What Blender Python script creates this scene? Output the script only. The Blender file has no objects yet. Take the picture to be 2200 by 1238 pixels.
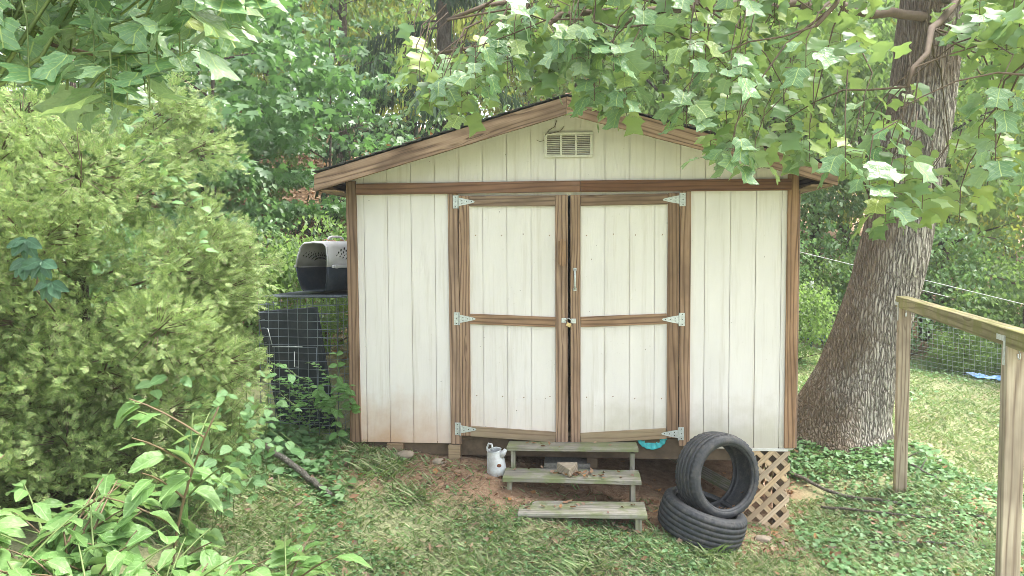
import bpy, bmesh, math, random
import numpy as np
from mathutils import Vector, Matrix, noise as mnoise

R = math.radians
rng = np.random.default_rng(7)
HAZE = .0024
random.seed(7)
S = bpy.context.scene
COL = S.collection

# ------------------------------------------------------------------ camera
cam_d = bpy.data.cameras.new('camera')
cam = bpy.data.objects.new('camera', cam_d); COL.objects.link(cam)
S.camera = cam
yaw, pit, rol = R(5.05), R(3.08), R(-0.30)
F = Vector((-math.sin(yaw)*math.cos(pit), math.cos(yaw)*math.cos(pit), -math.sin(pit)))
Rt = Vector((math.cos(yaw), math.sin(yaw), 0)); Up = Rt.cross(F)
R2 = Rt*math.cos(rol)+Up*math.sin(rol); U2 = -Rt*math.sin(rol)+Up*math.cos(rol)
cm = Matrix((R2, U2, -F)).transposed().to_4x4(); cm.translation = (-0.0203, -6.2169, 1.6688)
cam.matrix_world = cm
cam_d.sensor_width = 36; cam_d.lens = 36*1600/2200
cam_d.clip_start = 0.05; cam_d.clip_end = 1000

# ------------------------------------------------------------------ sky and sun
SUN_EL, SUN_AZ = 62, 75          # azimuth measured from +Y (north) clockwise towards +X
W = bpy.data.worlds.new('World'); S.world = W; W.use_nodes = True
nt = W.node_tree; nt.nodes.clear()
sky = nt.nodes.new('ShaderNodeTexSky'); sky.sky_type = 'NISHITA'; sky.sun_disc = False
sky.sun_elevation = R(SUN_EL); sky.sun_rotation = R(SUN_AZ); sky.dust_density = 4.0; sky.air_density = 1.0
hs = nt.nodes.new('ShaderNodeHueSaturation'); hs.inputs['Saturation'].default_value = 0.46
bg = nt.nodes.new('ShaderNodeBackground'); bg.inputs['Strength'].default_value = 0.15
ow = nt.nodes.new('ShaderNodeOutputWorld')
nt.links.new(sky.outputs[0], hs.inputs['Color']); nt.links.new(hs.outputs[0], bg.inputs[0]); nt.links.new(bg.outputs[0], ow.inputs[0])
sl = bpy.data.lights.new('sun', 'SUN'); sl.energy = 1.25; sl.angle = R(18); sl.color = (1, .98, .94)
sun = bpy.data.objects.new('sun', sl); COL.objects.link(sun)
sd = Vector((math.sin(R(SUN_AZ))*math.cos(R(SUN_EL)), math.cos(R(SUN_AZ))*math.cos(R(SUN_EL)), math.sin(R(SUN_EL))))
sun.rotation_euler = sd.to_track_quat('Z', 'Y').to_euler()
S.view_settings.view_transform = 'Standard'; S.view_settings.look = 'None'
S.view_settings.exposure = 2.42; S.view_settings.gamma = 1.0
S.render.engine = 'CYCLES'
cy = S.cycles; cy.max_bounces = 7; cy.diffuse_bounces = 4; cy.glossy_bounces = 2; cy.transmission_bounces = 5; cy.transparent_max_bounces = 4
cy.use_denoising = True; cy.filter_width = 0.8; cy.caustics_reflective = False; cy.caustics_refractive = False

# ------------------------------------------------------------------ helpers
WM = {}
def par(o, p, m=None):
    """link o under p with world matrix m"""
    m = m or Matrix.Identity(4)
    if p is not None:
        o.parent = p; o.matrix_parent_inverse = WM[p].inverted()
    o.matrix_basis = m
    WM[o] = m.copy()
    return o
def meta(o, label=None, cat=None, group=None, kind=None):
    if label: o['label'] = label
    if cat: o['category'] = cat
    if group: o['group'] = group
    if kind: o['kind'] = kind
    return o
def thing(name, loc, label, cat, group=None):
    e = bpy.data.objects.new(name, None); COL.objects.link(e); e.empty_display_size = .1
    m = Matrix.Translation(Vector([float(c) for c in loc])); e.matrix_basis = m; WM[e] = m
    return meta(e, label, cat, group)
def link(name, me, parent=None, m=None):
    o = bpy.data.objects.new(name, me); COL.objects.link(o); return par(o, parent, m)
def pymesh(name, V, Fs, mat, smooth=False):
    me = bpy.data.meshes.new(name); me.from_pydata([tuple(map(float, v)) for v in V], [], [tuple(map(int, f)) for f in Fs])
    if mat: me.materials.append(mat)
    if smooth: me.polygons.foreach_set('use_smooth', [True]*len(me.polygons))
    return me
def npmesh(name, V, Fs, mat, smooth=False):
    """big uniform-polygon mesh from numpy arrays"""
    V = np.asarray(V, np.float32); Fs = np.asarray(Fs, np.int32); k = Fs.shape[1]; n = len(Fs)
    me = bpy.data.meshes.new(name); me.vertices.add(len(V)); me.vertices.foreach_set('co', V.ravel())
    me.loops.add(n*k); me.loops.foreach_set('vertex_index', Fs.ravel())
    me.polygons.add(n); me.polygons.foreach_set('loop_start', np.arange(n, dtype=np.int32)*k)
    me.polygons.foreach_set('loop_total', np.full(n, k, np.int32))
    if smooth: me.polygons.foreach_set('use_smooth', np.ones(n, bool))
    if mat: me.materials.append(mat)
    me.update(calc_edges=True); return me
def bmobj(name, bm, mat, parent, m=None, smooth=False):
    me = bpy.data.meshes.new(name); bm.to_mesh(me); bm.free(); me.materials.append(mat)
    if smooth: me.polygons.foreach_set('use_smooth', [True]*len(me.polygons))
    return link(name, me, parent, m)
def bm_box(bm, c, s, rot=None, bev=0):
    r = bmesh.ops.create_cube(bm, size=1)
    vs = r['verts']
    m = Matrix.Translation(Vector(c)) @ (rot.to_4x4() if rot else Matrix.Identity(4)) @ Matrix.Diagonal((*s, 1))
    bmesh.ops.transform(bm, matrix=m, verts=vs)
    if bev:
        es = list({e for v in vs for e in v.link_edges})
        bmesh.ops.bevel(bm, geom=es, offset=bev, segments=1, affect='EDGES', clamp_overlap=True)
def box(name, parent, x0, x1, y0, y1, z0, z1, mat, bev=.002):
    bm = bmesh.new(); bm_box(bm, ((x0+x1)/2, (y0+y1)/2, (z0+z1)/2), (x1-x0, y1-y0, z1-z0), None, bev)
    return bmobj(name, bm, mat, parent)
def board(name, parent, p0, p1, w, t, mat, wdir=(0, 0, 1), bev=.003, warp=0):
    """timber whose local X runs along its grain"""
    p0, p1 = Vector(p0), Vector(p1); x = (p1-p0); L = x.length; x.normalize()
    wv = Vector(wdir); y = (wv - x*wv.dot(x)).normalized(); z = x.cross(y)
    m = Matrix((x, y, z)).transposed().to_4x4(); m.translation = (p0+p1)/2
    bm = bmesh.new(); bm_box(bm, (0, 0, 0), (L, w, t), None, bev)
    if warp:
        es = [e for e in bm.edges if abs(e.verts[0].co.x-e.verts[1].co.x) > L*.5]
        bmesh.ops.subdivide_edges(bm, edges=es, cuts=8, use_grid_fill=True)
        for v in bm.verts:
            n = mnoise.noise(Vector((v.co.x*2+p0.x*7, v.co.y*4, p0.z*5)))
            v.co.z += warp*n; v.co.y += warp*.6*mnoise.noise(Vector((v.co.x*3+9, p0.z, v.co.y)))
    return bmobj(name, bm, mat, parent, m)
def prism(name, parent, poly, y0, y1, mat):
    """polygon in XZ extruded along Y"""
    n = len(poly); V = [(x, y0, z) for x, z in poly]+[(x, y1, z) for x, z in poly]
    Fs = [tuple(range(n)), tuple(range(2*n-1, n-1, -1))]+[(i+n, (i+1) % n+n, (i+1) % n, i) for i in range(n)]
    me = pymesh(name, V, Fs, mat); bm = bmesh.new(); bm.from_mesh(me); bmesh.ops.recalc_face_normals(bm, faces=bm.faces); bm.to_mesh(me); bm.free()
    return link(name, me, parent)
def clip_poly(poly, axis, val, keep_less):
    out = []
    for i in range(len(poly)):
        a, b = poly[i], poly[(i+1) % len(poly)]
        ia = (a[axis] <= val) == keep_less; ib = (b[axis] <= val) == keep_less
        if ia: out.append(a)
        if ia != ib:
            t = (val-a[axis])/(b[axis]-a[axis]); out.append((a[0]+t*(b[0]-a[0]), a[1]+t*(b[1]-a[1])))
    return out
def tube_arrays(pts, radii, n=6, cap=True):
    pts = [Vector(p) for p in pts]; V = []; Fs = []
    t = (pts[1]-pts[0]).normalized(); a = t.orthogonal().normalized()
    for i, p in enumerate(pts):
        if i < len(pts)-1 and i > 0: t = (pts[i+1]-pts[i-1]).normalized()
        elif i == len(pts)-1: t = (pts[i]-pts[i-1]).normalized()
        a = (a-t*a.dot(t))
        a = a.normalized() if a.length > 1e-6 else t.orthogonal().normalized()
        b = t.cross(a); r = radii[i] if hasattr(radii, '__len__') else radii
        for k in range(n):
            th = 2*math.pi*k/n; V.append(p+(a*math.cos(th)+b*math.sin(th))*r)
    for i in range(len(pts)-1):
        for k in range(n):
            Fs.append((i*n+k, i*n+(k+1) % n, (i+1)*n+(k+1) % n, (i+1)*n+k))
    if cap:
        Fs.append(tuple(range(n-1, -1, -1))); Fs.append(tuple((len(pts)-1)*n+k for k in range(n)))
    return V, Fs
class Tubes:
    def __init__(s): s.V = []; s.F = []
    def add(s, pts, radii, n=6, cap=True):
        V, Fs = tube_arrays(pts, radii, n, cap); o = len(s.V); s.V += V; s.F += [tuple(i+o for i in f) for f in Fs]
    def obj(s, name, mat, parent, smooth=True): return link(name, pymesh(name, s.V, s.F, mat, smooth), parent)
def lathe(prof, n=48, closed=False):
    """profile [(r, z)] about local Z"""
    V = []; Fs = []; m = len(prof)
    for k in range(n):
        th = 2*math.pi*k/n
        for r, z in prof: V.append(Vector((r*math.cos(th), r*math.sin(th), z)))
    for k in range(n):
        k2 = (k+1) % n
        for i in range(m if closed else m-1):
            j = (i+1) % m; Fs.append((k*m+i, k2*m+i, k2*m+j, k*m+j))
    return V, Fs
def frames(d, nrm):
    """numpy (N,3) directions and normals -> (N,3,3) rotation with columns x, y=d, z"""
    d = d/np.linalg.norm(d, axis=1, keepdims=True)
    x = np.cross(d, nrm); x /= np.linalg.norm(x, axis=1, keepdims=True)+1e-9
    z = np.cross(x, d); return np.stack([x, d, z], axis=2)
def scatter(T, Ft, pos, rot, scale):
    """bake N copies of template into arrays"""
    T = np.asarray(T, float); Ft = np.asarray(Ft, int); N = len(pos)
    scale = np.broadcast_to(np.asarray(scale, float), (N,)) if np.ndim(scale) < 2 else scale
    if np.ndim(scale) == 1: P = T[None]*scale[:, None, None]
    else: P = T[None]*scale[:, None, :]
    V = np.einsum('nij,nkj->nki', rot, P)+pos[:, None, :]
    Fs = Ft[None]+(np.arange(N)*len(T))[:, None, None]
    return V.reshape(-1, 3), Fs.reshape(-1, Ft.shape[1])
def unit(n):
    v = rng.normal(size=(n, 3)); return v/np.linalg.norm(v, axis=1, keepdims=True)
def mat4(r3, p, s):
    m = Matrix([[float(r3[i][j])*s for j in range(3)]+[float(p[i])] for i in range(3)]+[[0, 0, 0, 1]]); return m

# ------------------------------------------------------------------ materials
class N:
    def __init__(s, name):
        s.m = bpy.data.materials.new(name); s.m.use_nodes = True; s.t = s.m.node_tree; s.t.nodes.clear()
        s.out = s.t.nodes.new('ShaderNodeOutputMaterial')
    def n(s, typ, ins=None, **kw):
        nd = s.t.nodes.new(typ)
        for k, v in kw.items(): setattr(nd, k, v)
        for k, v in (ins or {}).items():
            if isinstance(v, bpy.types.NodeSocket): s.t.links.new(v, nd.inputs[k])
            else: nd.inputs[k].default_value = v
        return nd
    def math(s, op, a, b=0.0, c=None, clamp=False):
        ins = {0: a, 1: b}
        if c is not None: ins[2] = c
        return s.n('ShaderNodeMath', ins, operation=op, use_clamp=clamp).outputs[0]
    def mapr(s, v, a, b, c=0.0, d=1.0):
        return s.n('ShaderNodeMapRange', {'Value': v, 'From Min': a, 'From Max': b, 'To Min': c, 'To Max': d}).outputs[0]
    def ramp(s, v, stops):
        nd = s.n('ShaderNodeValToRGB', {0: v}); cr = nd.color_ramp
        while len(cr.elements) > 1: cr.elements.remove(cr.elements[-1])
        cr.elements[0].position = stops[0][0]; cr.elements[0].color = (*stops[0][1], 1)
        for p, c in stops[1:]:
            e = cr.elements.new(p); e.color = (*c, 1)
        return nd.outputs[0]
    def mix(s, f, a, b):
        nd = s.n('ShaderNodeMix', data_type='RGBA')
        for k, v in ((0, f), (6, a), (7, b)):
            if isinstance(v, bpy.types.NodeSocket): s.t.links.new(v, nd.inputs[k])
            else: nd.inputs[k].default_value = (*v, 1) if isinstance(v, tuple) and len(v) == 3 else v
        return nd.outputs[2]
    def noise(s, vec, scale, detail=4, rough=.55, out=0, dist=0):
        return s.n('ShaderNodeTexNoise', {'Vector': vec, 'Scale': scale, 'Detail': detail, 'Roughness': rough, 'Distortion': dist}).outputs[out]
    def mapping(s, vec, scale=(1, 1, 1), loc=(0, 0, 0)):
        return s.n('ShaderNodeMapping', {'Vector': vec, 'Scale': scale, 'Location': loc}).outputs[0]
    def bump(s, h, st=.3, dist=.01):
        return s.n('ShaderNodeBump', {'Height': h, 'Strength': st, 'Distance': dist}).outputs[0]
    def bsdf(s, col, rough=.6, metal=0.0, normal=None, spec=.4, **kw):
        ins = {'Base Color': col if isinstance(col, bpy.types.NodeSocket) else (*col, 1), 'Roughness': rough, 'Metallic': metal, 'Specular IOR Level': spec}
        if normal is not None: ins['Normal'] = normal
        return s.n('ShaderNodeBsdfPrincipled', ins).outputs[0]
    def fin(s, sh): s.t.links.new(sh, s.out.inputs[0]); return s.m
    def obj(s): return s.n('ShaderNodeTexCoord').outputs['Object']
    def pos(s): return s.n('ShaderNodeNewGeometry').outputs['Position']
    def orand(s): return s.n('ShaderNodeObjectInfo').outputs['Random']
    def irand(s): return s.n('ShaderNodeNewGeometry').outputs['Random Per Island']
    def xyz(s, v):
        q = s.n('ShaderNodeSeparateXYZ', {0: v}).outputs; return q[0], q[1], q[2]
    def comb(s, x, y, z): return s.n('ShaderNodeCombineXYZ', {0: x, 1: y, 2: z}).outputs[0]

def wood(name, light, mid, dark, rings=55, contrast=1.0, weather=None, moss=None, rough=.75):
    """board wood: grain along local X, cathedral figure, sparse knots"""
    a = N(name); o = a.obj(); rd = a.orand()
    off = a.math('MULTIPLY', rd, 37.0)
    x, y, z = a.xyz(o)
    xx = a.math('ADD', x, off); yy = a.math('ADD', y, a.math('MULTIPLY', z, .9))
    v = a.comb(xx, yy, off)
    warp = a.noise(a.mapping(v, (.55, 6, 1)), 1.0, 2, .5)
    kd = a.n('ShaderNodeTexVoronoi', {'Vector': a.mapping(v, (1.7, 11, 1)), 'Scale': 1.0}, feature='F1')
    knot = a.mapr(kd.outputs['Distance'], .0, .22, 1, 0)
    pick = a.math('GREATER_THAN', a.xyz(kd.outputs['Color'])[0], .55)
    knot = a.math('MULTIPLY', knot, pick)
    r = a.math('ADD', a.math('MULTIPLY', yy, rings*3.4), a.math('MULTIPLY', warp, 30.0))
    r = a.math('ADD', r, a.math('MULTIPLY', knot, 9.0))
    ring = a.math('SUBTRACT', 1.0, a.math('POWER', a.math('MULTIPLY_ADD', a.math('SINE', r), .5, .5), 2.6))
    blot = a.noise(a.mapping(v, (2.2, 5, 1)), 1.0, 3, .6)
    fine = a.noise(a.mapping(v, (2.2, 120, 1)), 1.0, 4, .65)
    g = a.math('ADD', a.math('MULTIPLY', ring, a.mapr(blot, .3, .7, .55, .28)), a.math('MULTIPLY', fine, .75))
    col = a.ramp(g, [(.22, dark), (.52, mid), (.9, light)])
    col = a.mix(a.mapr(blot, .45, .75, 0, .55*contrast), col, tuple(c*.45 for c in mid))
    col = a.mix(a.math('MULTIPLY', a.math('POWER', knot, 2.0), .85), col, tuple(c*.4 for c in dark))
    hv = a.n('ShaderNodeHueSaturation', {'Color': col, 'Value': a.mapr(rd, 0, 1, .8, 1.2), 'Saturation': a.mapr(a.math('FRACT', a.math('MULTIPLY', rd, 7.3)), 0, 1, .85, 1.1)}).outputs[0]
    if weather:
        wn = a.noise(a.mapping(v, (1.2, 6, 1)), 1.0, 4, .65)
        hv = a.mix(a.mapr(wn, .35, .7, 0, .8), hv, weather)
    if moss:
        pz_ = a.xyz(a.pos())[2]
        mn = a.noise(a.pos(), 7, 4, .6)
        k = a.math('MULTIPLY', a.mapr(mn, .42, .62), moss[1])
        hv = a.mix(k, hv, moss[0])
    return a.fin(a.bsdf(hv, rough, 0, a.bump(g, .5, .004), .25))

WOOD = wood('stained_pine', (.33, .215, .14), (.22, .135, .085), (.06, .036, .024))
WOOD_RED = wood('red_stained_pine', (.24, .115, .062), (.18, .082, .043), (.085, .038, .022), contrast=.5)
WOOD_RAKE = wood('weathered_rake_pine', (.34, .235, .155), (.23, .145, .09), (.04, .027, .02), rings=34, contrast=1.5)
WOOD_MUD = wood('mud_splashed_pine', (.38, .27, .17), (.29, .19, .115), (.15, .09, .055), weather=(.30, .25, .16))
WOOD_STEP = wood('grey_step_board', (.36, .335, .285), (.26, .24, .20), (.14, .125, .10), moss=((.17, .20, .08), .75))
WOOD_RAIL = wood('treated_rail_pine', (.36, .31, .19), (.26, .22, .125), (.13, .105, .06), moss=((.19, .19, .055), .7))
WOOD_POST = wood('treated_post_pine', (.42, .35, .25), (.30, .23, .16), (.15, .105, .07), rings=45)
LATT = wood('lattice_wood', (.62, .47, .31), (.54, .40, .255), (.44, .32, .20), rings=30, contrast=.3)

def siding(name, base):
    a = N(name); p = a.pos(); x, y, z = a.xyz(p)
    gr = a.noise(a.mapping(p, (55, 1, 4)), 1.0, 4, .65, dist=.8)
    cl = a.noise(a.mapping(p, (3, 1, .9)), 1.0, 4, .6)
    col = a.mix(a.mapr(cl, .38, .7, 0, .55), base, tuple(c*.84 for c in base))
    rdm = a.orand(); col = a.mix(a.math('MULTIPLY', rdm, .14), col, (.60, .54, .44))
    # rain streaks and splash-back mud along the foot of the wall
    st = a.noise(a.mapping(p, (16, 1, .8)), 1.0, 4, .7)
    col = a.mix(a.mapr(st, .52, .78, 0, .45), col, (.46, .40, .31))
    fl_ = a.noise(p, 38, 4, .7); col = a.mix(a.math('MULTIPLY', a.mapr(fl_, .64, .70, 0, .5), a.mapr(a.noise(p, 3, 3, .6), .5, .65)), col, (.40, .34, .26))
    edge = a.math('ADD', z, a.math('MULTIPLY', a.math('SUBTRACT', a.noise(p, 5, 5, .65), .5), .5))
    left = a.mapr(x, -.7, -1.6, .3, 1)
    mud = a.math('MULTIPLY', a.mapr(edge, .48, -.02, 0, .85), left)
    col = a.mix(mud, col, (.50, .30, .165))
    alg = a.math('MULTIPLY', a.mapr(edge, .42, .1, 0, .45), a.mapr(x, -.3, .3, 0, 1))
    col = a.mix(alg, col, (.40, .40, .28))
    spk = a.n('ShaderNodeTexVoronoi', {'Vector': p, 'Scale': 9.0}, feature='F1')
    dot = a.math('MULTIPLY', a.math('LESS_THAN', spk.outputs['Distance'], .035), a.math('GREATER_THAN', a.xyz(spk.outputs['Color'])[1], .82))
    col = a.mix(a.math('MULTIPLY', dot, .85), col, (.06, .035, .025))
    return a.fin(a.bsdf(col, .62, 0, a.bump(gr, .35, .004), .3))
PAINT = siding('cream_siding_paint', (.80, .762, .74))

def simple(name, col, rough=.5, metal=0.0, nscale=20, var=.25, bump=.1, spec=.4, dirt=None, dirt_amt=.5):
    a = N(name); o = a.pos(); nz = a.noise(o, nscale, 5, .6)
    c = a.mix(a.mapr(nz, .35, .7), col, tuple(q*(1-var) for q in col))
    if dirt: c = a.mix(a.mapr(a.noise(o, nscale*.35, 5, .7), .48, .72, 0, dirt_amt), c, dirt)
    return a.fin(a.bsdf(c, rough, metal, a.bump(nz, bump, .004), spec))
GALV = simple('galvanised_steel', (.62, .66, .66), .42, .55, 60, .3, .05)
WHITE_MET = simple('white_vent_paint', (.74, .72, .66), .5, 0, 30, .12, .03, dirt=(.35, .28, .2), dirt_amt=.35)
DARK = simple('dark_shed_interior', (.03, .026, .022), .9)
JOIST = simple('old_joist_wood', (.16, .115, .075), .85, 0, 8, .5, .4)
SHINGLE = simple('asphalt_shingle', (.055, .055, .055), .95, 0, 120, .5, .6, dirt=(.10, .11, .06), dirt_amt=.6)
CONC = simple('grey_concrete_block', (.30, .29, .27), .9, 0, 60, .4, .6)
TEAL = simple('turquoise_plastic', (.05, .52, .55), .35, 0, 25, .35, .5)
BRASS = simple('brass_padlock', (.62, .48, .25), .35, .7, 30, .2)
GREYPL = simple('pale_grey_plastic', (.56, .55, .545), .5, 0, 9, .18, .08, dirt=(.36, .34, .29), dirt_amt=.5)
NAVYPL = simple('navy_plastic', (.022, .034, .05), .42, 0, 30, .35, .15, dirt=(.10, .10, .08), dirt_amt=.3)
WIRE = simple('dark_crate_wire', (.22, .26, .29), .4, .5, 30, .3)
PAN = simple('blue_black_crate_pan', (.024, .033, .045), .6, 0, 12, .4, .2, dirt=(.07, .075, .08), dirt_amt=.6)
PITCH = simple('chipped_white_enamel', (.66, .69, .70), .5, .1, 14, .25, .3, dirt=(.24, .12, .06), dirt_amt=.5)
RUST = simple('rusty_edge', (.20, .075, .035), .9)
FWIRE = simple('galvanised_fence_wire', (.46, .50, .47), .5, .5)
TPOST = simple('green_post_paint', (.02, .06, .042), .6)
WHITEPL = simple('white_plastic', (.75, .75, .72), .5)
YELL = simple('yellow_plastic', (.65, .42, .05), .5)
TARP = simple('blue_tarp', (.16, .34, .66), .5, 0, 3, .2, .3, dirt=(.6, .66, .72), dirt_amt=1)
CABLE = simple('pale_cable', (.45, .45, .44), .5)
ROCK = simple('field_stone', (.34, .28, .21), .9, 0, 14, .45, .8)

def tyre_mat():
    a = N('dusty_tyre_rubber'); p = a.pos()
    d = a.noise(p, 16, 5, .7); f = a.noise(p, 90, 3, .6)
    nz = a.xyz(a.n('ShaderNodeNewGeometry').outputs['Normal'])[2]
    c = a.mix(a.mapr(f, .4, .7), (.040, .043, .048), (.026, .028, .032))
    k = a.mapr(d, .48, .75, 0, .55)
    c = a.mix(k, c, (.14, .125, .105))
    return a.fin(a.bsdf(c, .62, 0, a.bump(f, .25, .003), .4))
TYRE = tyre_mat()

def bark(name, ridge, furrow, patch_col, sc=1.0, zs=2.2, lean=False):
    a = N(name); p = a.obj()
    q = a.mapping(p, (36*sc, 36*sc, zs*1.1*sc))
    w = a.n('ShaderNodeTexVoronoi', {'Vector': a.n('ShaderNodeVectorMath', {0: q, 1: a.n('ShaderNodeVectorMath', {0: a.noise(p, 6*sc, 4, .6, 1), 1: (1.6, 1.6, 1.6)}, operation='MULTIPLY').outputs[0]}, operation='ADD').outputs[0], 'Scale': 1.0}, feature='DISTANCE_TO_EDGE').outputs[0]
    fine = a.noise(a.mapping(p, (40*sc, 40*sc, 8*sc)), 1, 5, .65)
    h = a.math('ADD', a.mapr(w, 0, .32), a.math('MULTIPLY', fine, .5))
    c = a.ramp(h, [(.15, furrow), (.55, tuple((ridge[i]+furrow[i])/2 for i in range(3))), (1.0, ridge)])
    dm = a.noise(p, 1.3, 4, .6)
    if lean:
        x, y, z = a.xyz(p); dm = a.math('ADD', dm, a.mapr(a.math('SUBTRACT', x, a.math('MULTIPLY', z, .27)), 2.45, 3.0, .16, -.16))  # brown patches get denser towards the left of the leaning trunk
    c = a.mix(a.mapr(dm, .42, .62, 0, .8), c, patch_col)
    return a.fin(a.bsdf(c, .9, 0, a.bump(h, .9, .03), .15))
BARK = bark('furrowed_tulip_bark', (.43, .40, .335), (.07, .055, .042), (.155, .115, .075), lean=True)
BARK2 = bark('dark_thin_bark', (.15, .125, .10), (.045, .035, .028), (.09, .065, .04), 1.6)
STICK = bark('dead_branch_bark', (.36, .34, .30), (.15, .125, .10), (.26, .22, .17), 3)
TWIG = simple('brown_twig', (.12, .085, .055), .85)
STEM = simple('green_stem', (.16, .22, .07), .6)
REDSTEM = simple('reddish_stem', (.17, .12, .065), .6)

def leafmat(name, cols, tr=.38, rough=.42, spec=.45, src='island', vein=0.0, tcol=None, under=None):
    a = N(name); r = a.irand() if src == 'island' else a.orand()
    k = len(cols); c = a.ramp(r, [(i/(k-1), q) for i, q in enumerate(cols)])
    p = a.pos(); nz = a.noise(p, 2.2, 3, .6)
    c = a.n('ShaderNodeHueSaturation', {'Color': c, 'Value': a.mapr(nz, .3, .7, .78, 1.22)}).outputs[0]
    if vein:
        o = a.obj(); x, y, z = a.xyz(o); ax = a.math('ABSOLUTE', x)
        mid = a.mapr(ax, .008, .028, 1, 0)
        s = a.math('ABSOLUTE', a.math('SINE', a.math('MULTIPLY', a.math('SUBTRACT', y, a.math('MULTIPLY', ax, .9)), 15.5)))
        side = a.mapr(s, .0, .22, .8, 0)
        c = a.mix(a.math('MULTIPLY', a.math('MAXIMUM', mid, side), vein), c, tuple(min(1, q*1.9+.05) for q in cols[-1]))
        blot = a.noise(o, 6, 4, .65); c = a.mix(a.mapr(blot, .55, .8, 0, .3), c, tuple(q*.6 for q in cols[0]))
    if under:
        bf = a.n('ShaderNodeNewGeometry').outputs['Backfacing']; c = a.mix(a.math('MULTIPLY', bf, .7), c, under)
    nb_ = None
    if vein:
        nb_ = a.bump(a.math('ADD', a.math('MULTIPLY', a.math('MAXIMUM', mid, side), -1.0), a.noise(o, 4, 2, .5)), .28, .05)
    pr = a.bsdf(c, rough, 0, nb_, spec)
    tc = a.mix(.5, c, tcol or tuple(q*1.6 for q in cols[-1]))
    ts = a.n('ShaderNodeBsdfTranslucent', {'Color': tc}).outputs[0]
    return a.fin(a.n('ShaderNodeMixShader', {0: tr, 1: pr, 2: ts}).outputs[0])
L_TULIP = leafmat('tulip_leaf', [(.09, .19, .07), (.14, .26, .105), (.19, .32, .15), (.11, .23, .085), (.24, .35, .18), (.15, .27, .11), (.27, .33, .07)], .26, .36, .6, 'object', .6, (.24, .40, .08), (.20, .30, .18))
L_TULIPF = leafmat('tulip_foliage', [(.10, .20, .07), (.15, .27, .10), (.20, .32, .13), (.27, .34, .06)], .38, .4, .5, 'island', 0, (.34, .46, .05), (.20, .30, .14))
L_MAPLE = leafmat('maple_foliage', [(.08, .165, .065), (.12, .22, .09), (.17, .275, .125)], .45, .4, .5, 'island', 0, (.16, .36, .05))
L_FAR = leafmat('sunlit_far_foliage', [(.22, .29, .06), (.32, .37, .08), (.40, .43, .12), (.24, .31, .09)], .62, .5, .3, 'island', 0, (.55, .62, .10))
L_WOODS = leafmat('woodland_foliage', [(.13, .22, .07), (.18, .27, .09), (.25, .34, .13)], .58, .45, .4, 'island', 0, (.25, .42, .07))
L_SHRUB = leafmat('understorey_foliage', [(.09, .18, .065), (.14, .24, .095), (.20, .30, .14)], .46, .4, .5, 'island', 0, (.2, .38, .09))
L_HEM = leafmat('hemlock_needles', [(.030, .065, .032), (.05, .095, .045), (.08, .13, .06)], .25, .55, .3)
L_CEDAR = leafmat('cedar_sprays', [(.15, .24, .085), (.22, .32, .115), (.31, .41, .15), (.40, .49, .18), (.24, .32, .13), (.28, .24, .15)], .34, .55, .3, 'island', 0, (.28, .42, .11))
L_POKE = leafmat('pokeweed_leaf', [(.13, .26, .075), (.17, .31, .095), (.22, .36, .13)], .38, .42, .45, 'object', .4, (.34, .50, .10), (.26, .38, .20))
L_VINE = leafmat('vine_leaf', [(.09, .21, .055), (.14, .28, .085), (.2, .34, .12)], .36, .42, .45, 'island', 0, (.28, .46, .09))
L_DARKV = leafmat('dark_creeper_leaf', [(.035, .10, .045), (.05, .13, .06)], .25, .4, .5, 'object', .3)
L_GRASS = leafmat('grass_blades', [(.09, .18, .055), (.17, .27, .095), (.27, .36, .15), (.42, .41, .25), (.12, .21, .075)], .3, .55, .25, 'island', 0, (.32, .42, .10))
L_COVER = leafmat('ground_cover_leaf', [(.10, .22, .08), (.15, .28, .11), (.21, .33, .15)], .32, .45, .4, 'island', 0, (.26, .42, .09))
L_DEAD = leafmat('dead_leaves', [(.16, .085, .05), (.28, .17, .10), (.36, .25, .17), (.24, .17, .14), (.40, .20, .07)], .12, .75, .15)
L_STRAW = leafmat('dry_thatch', [(.24, .18, .11), (.36, .29, .18), (.30, .24, .17)], .15, .8, .1)

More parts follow.
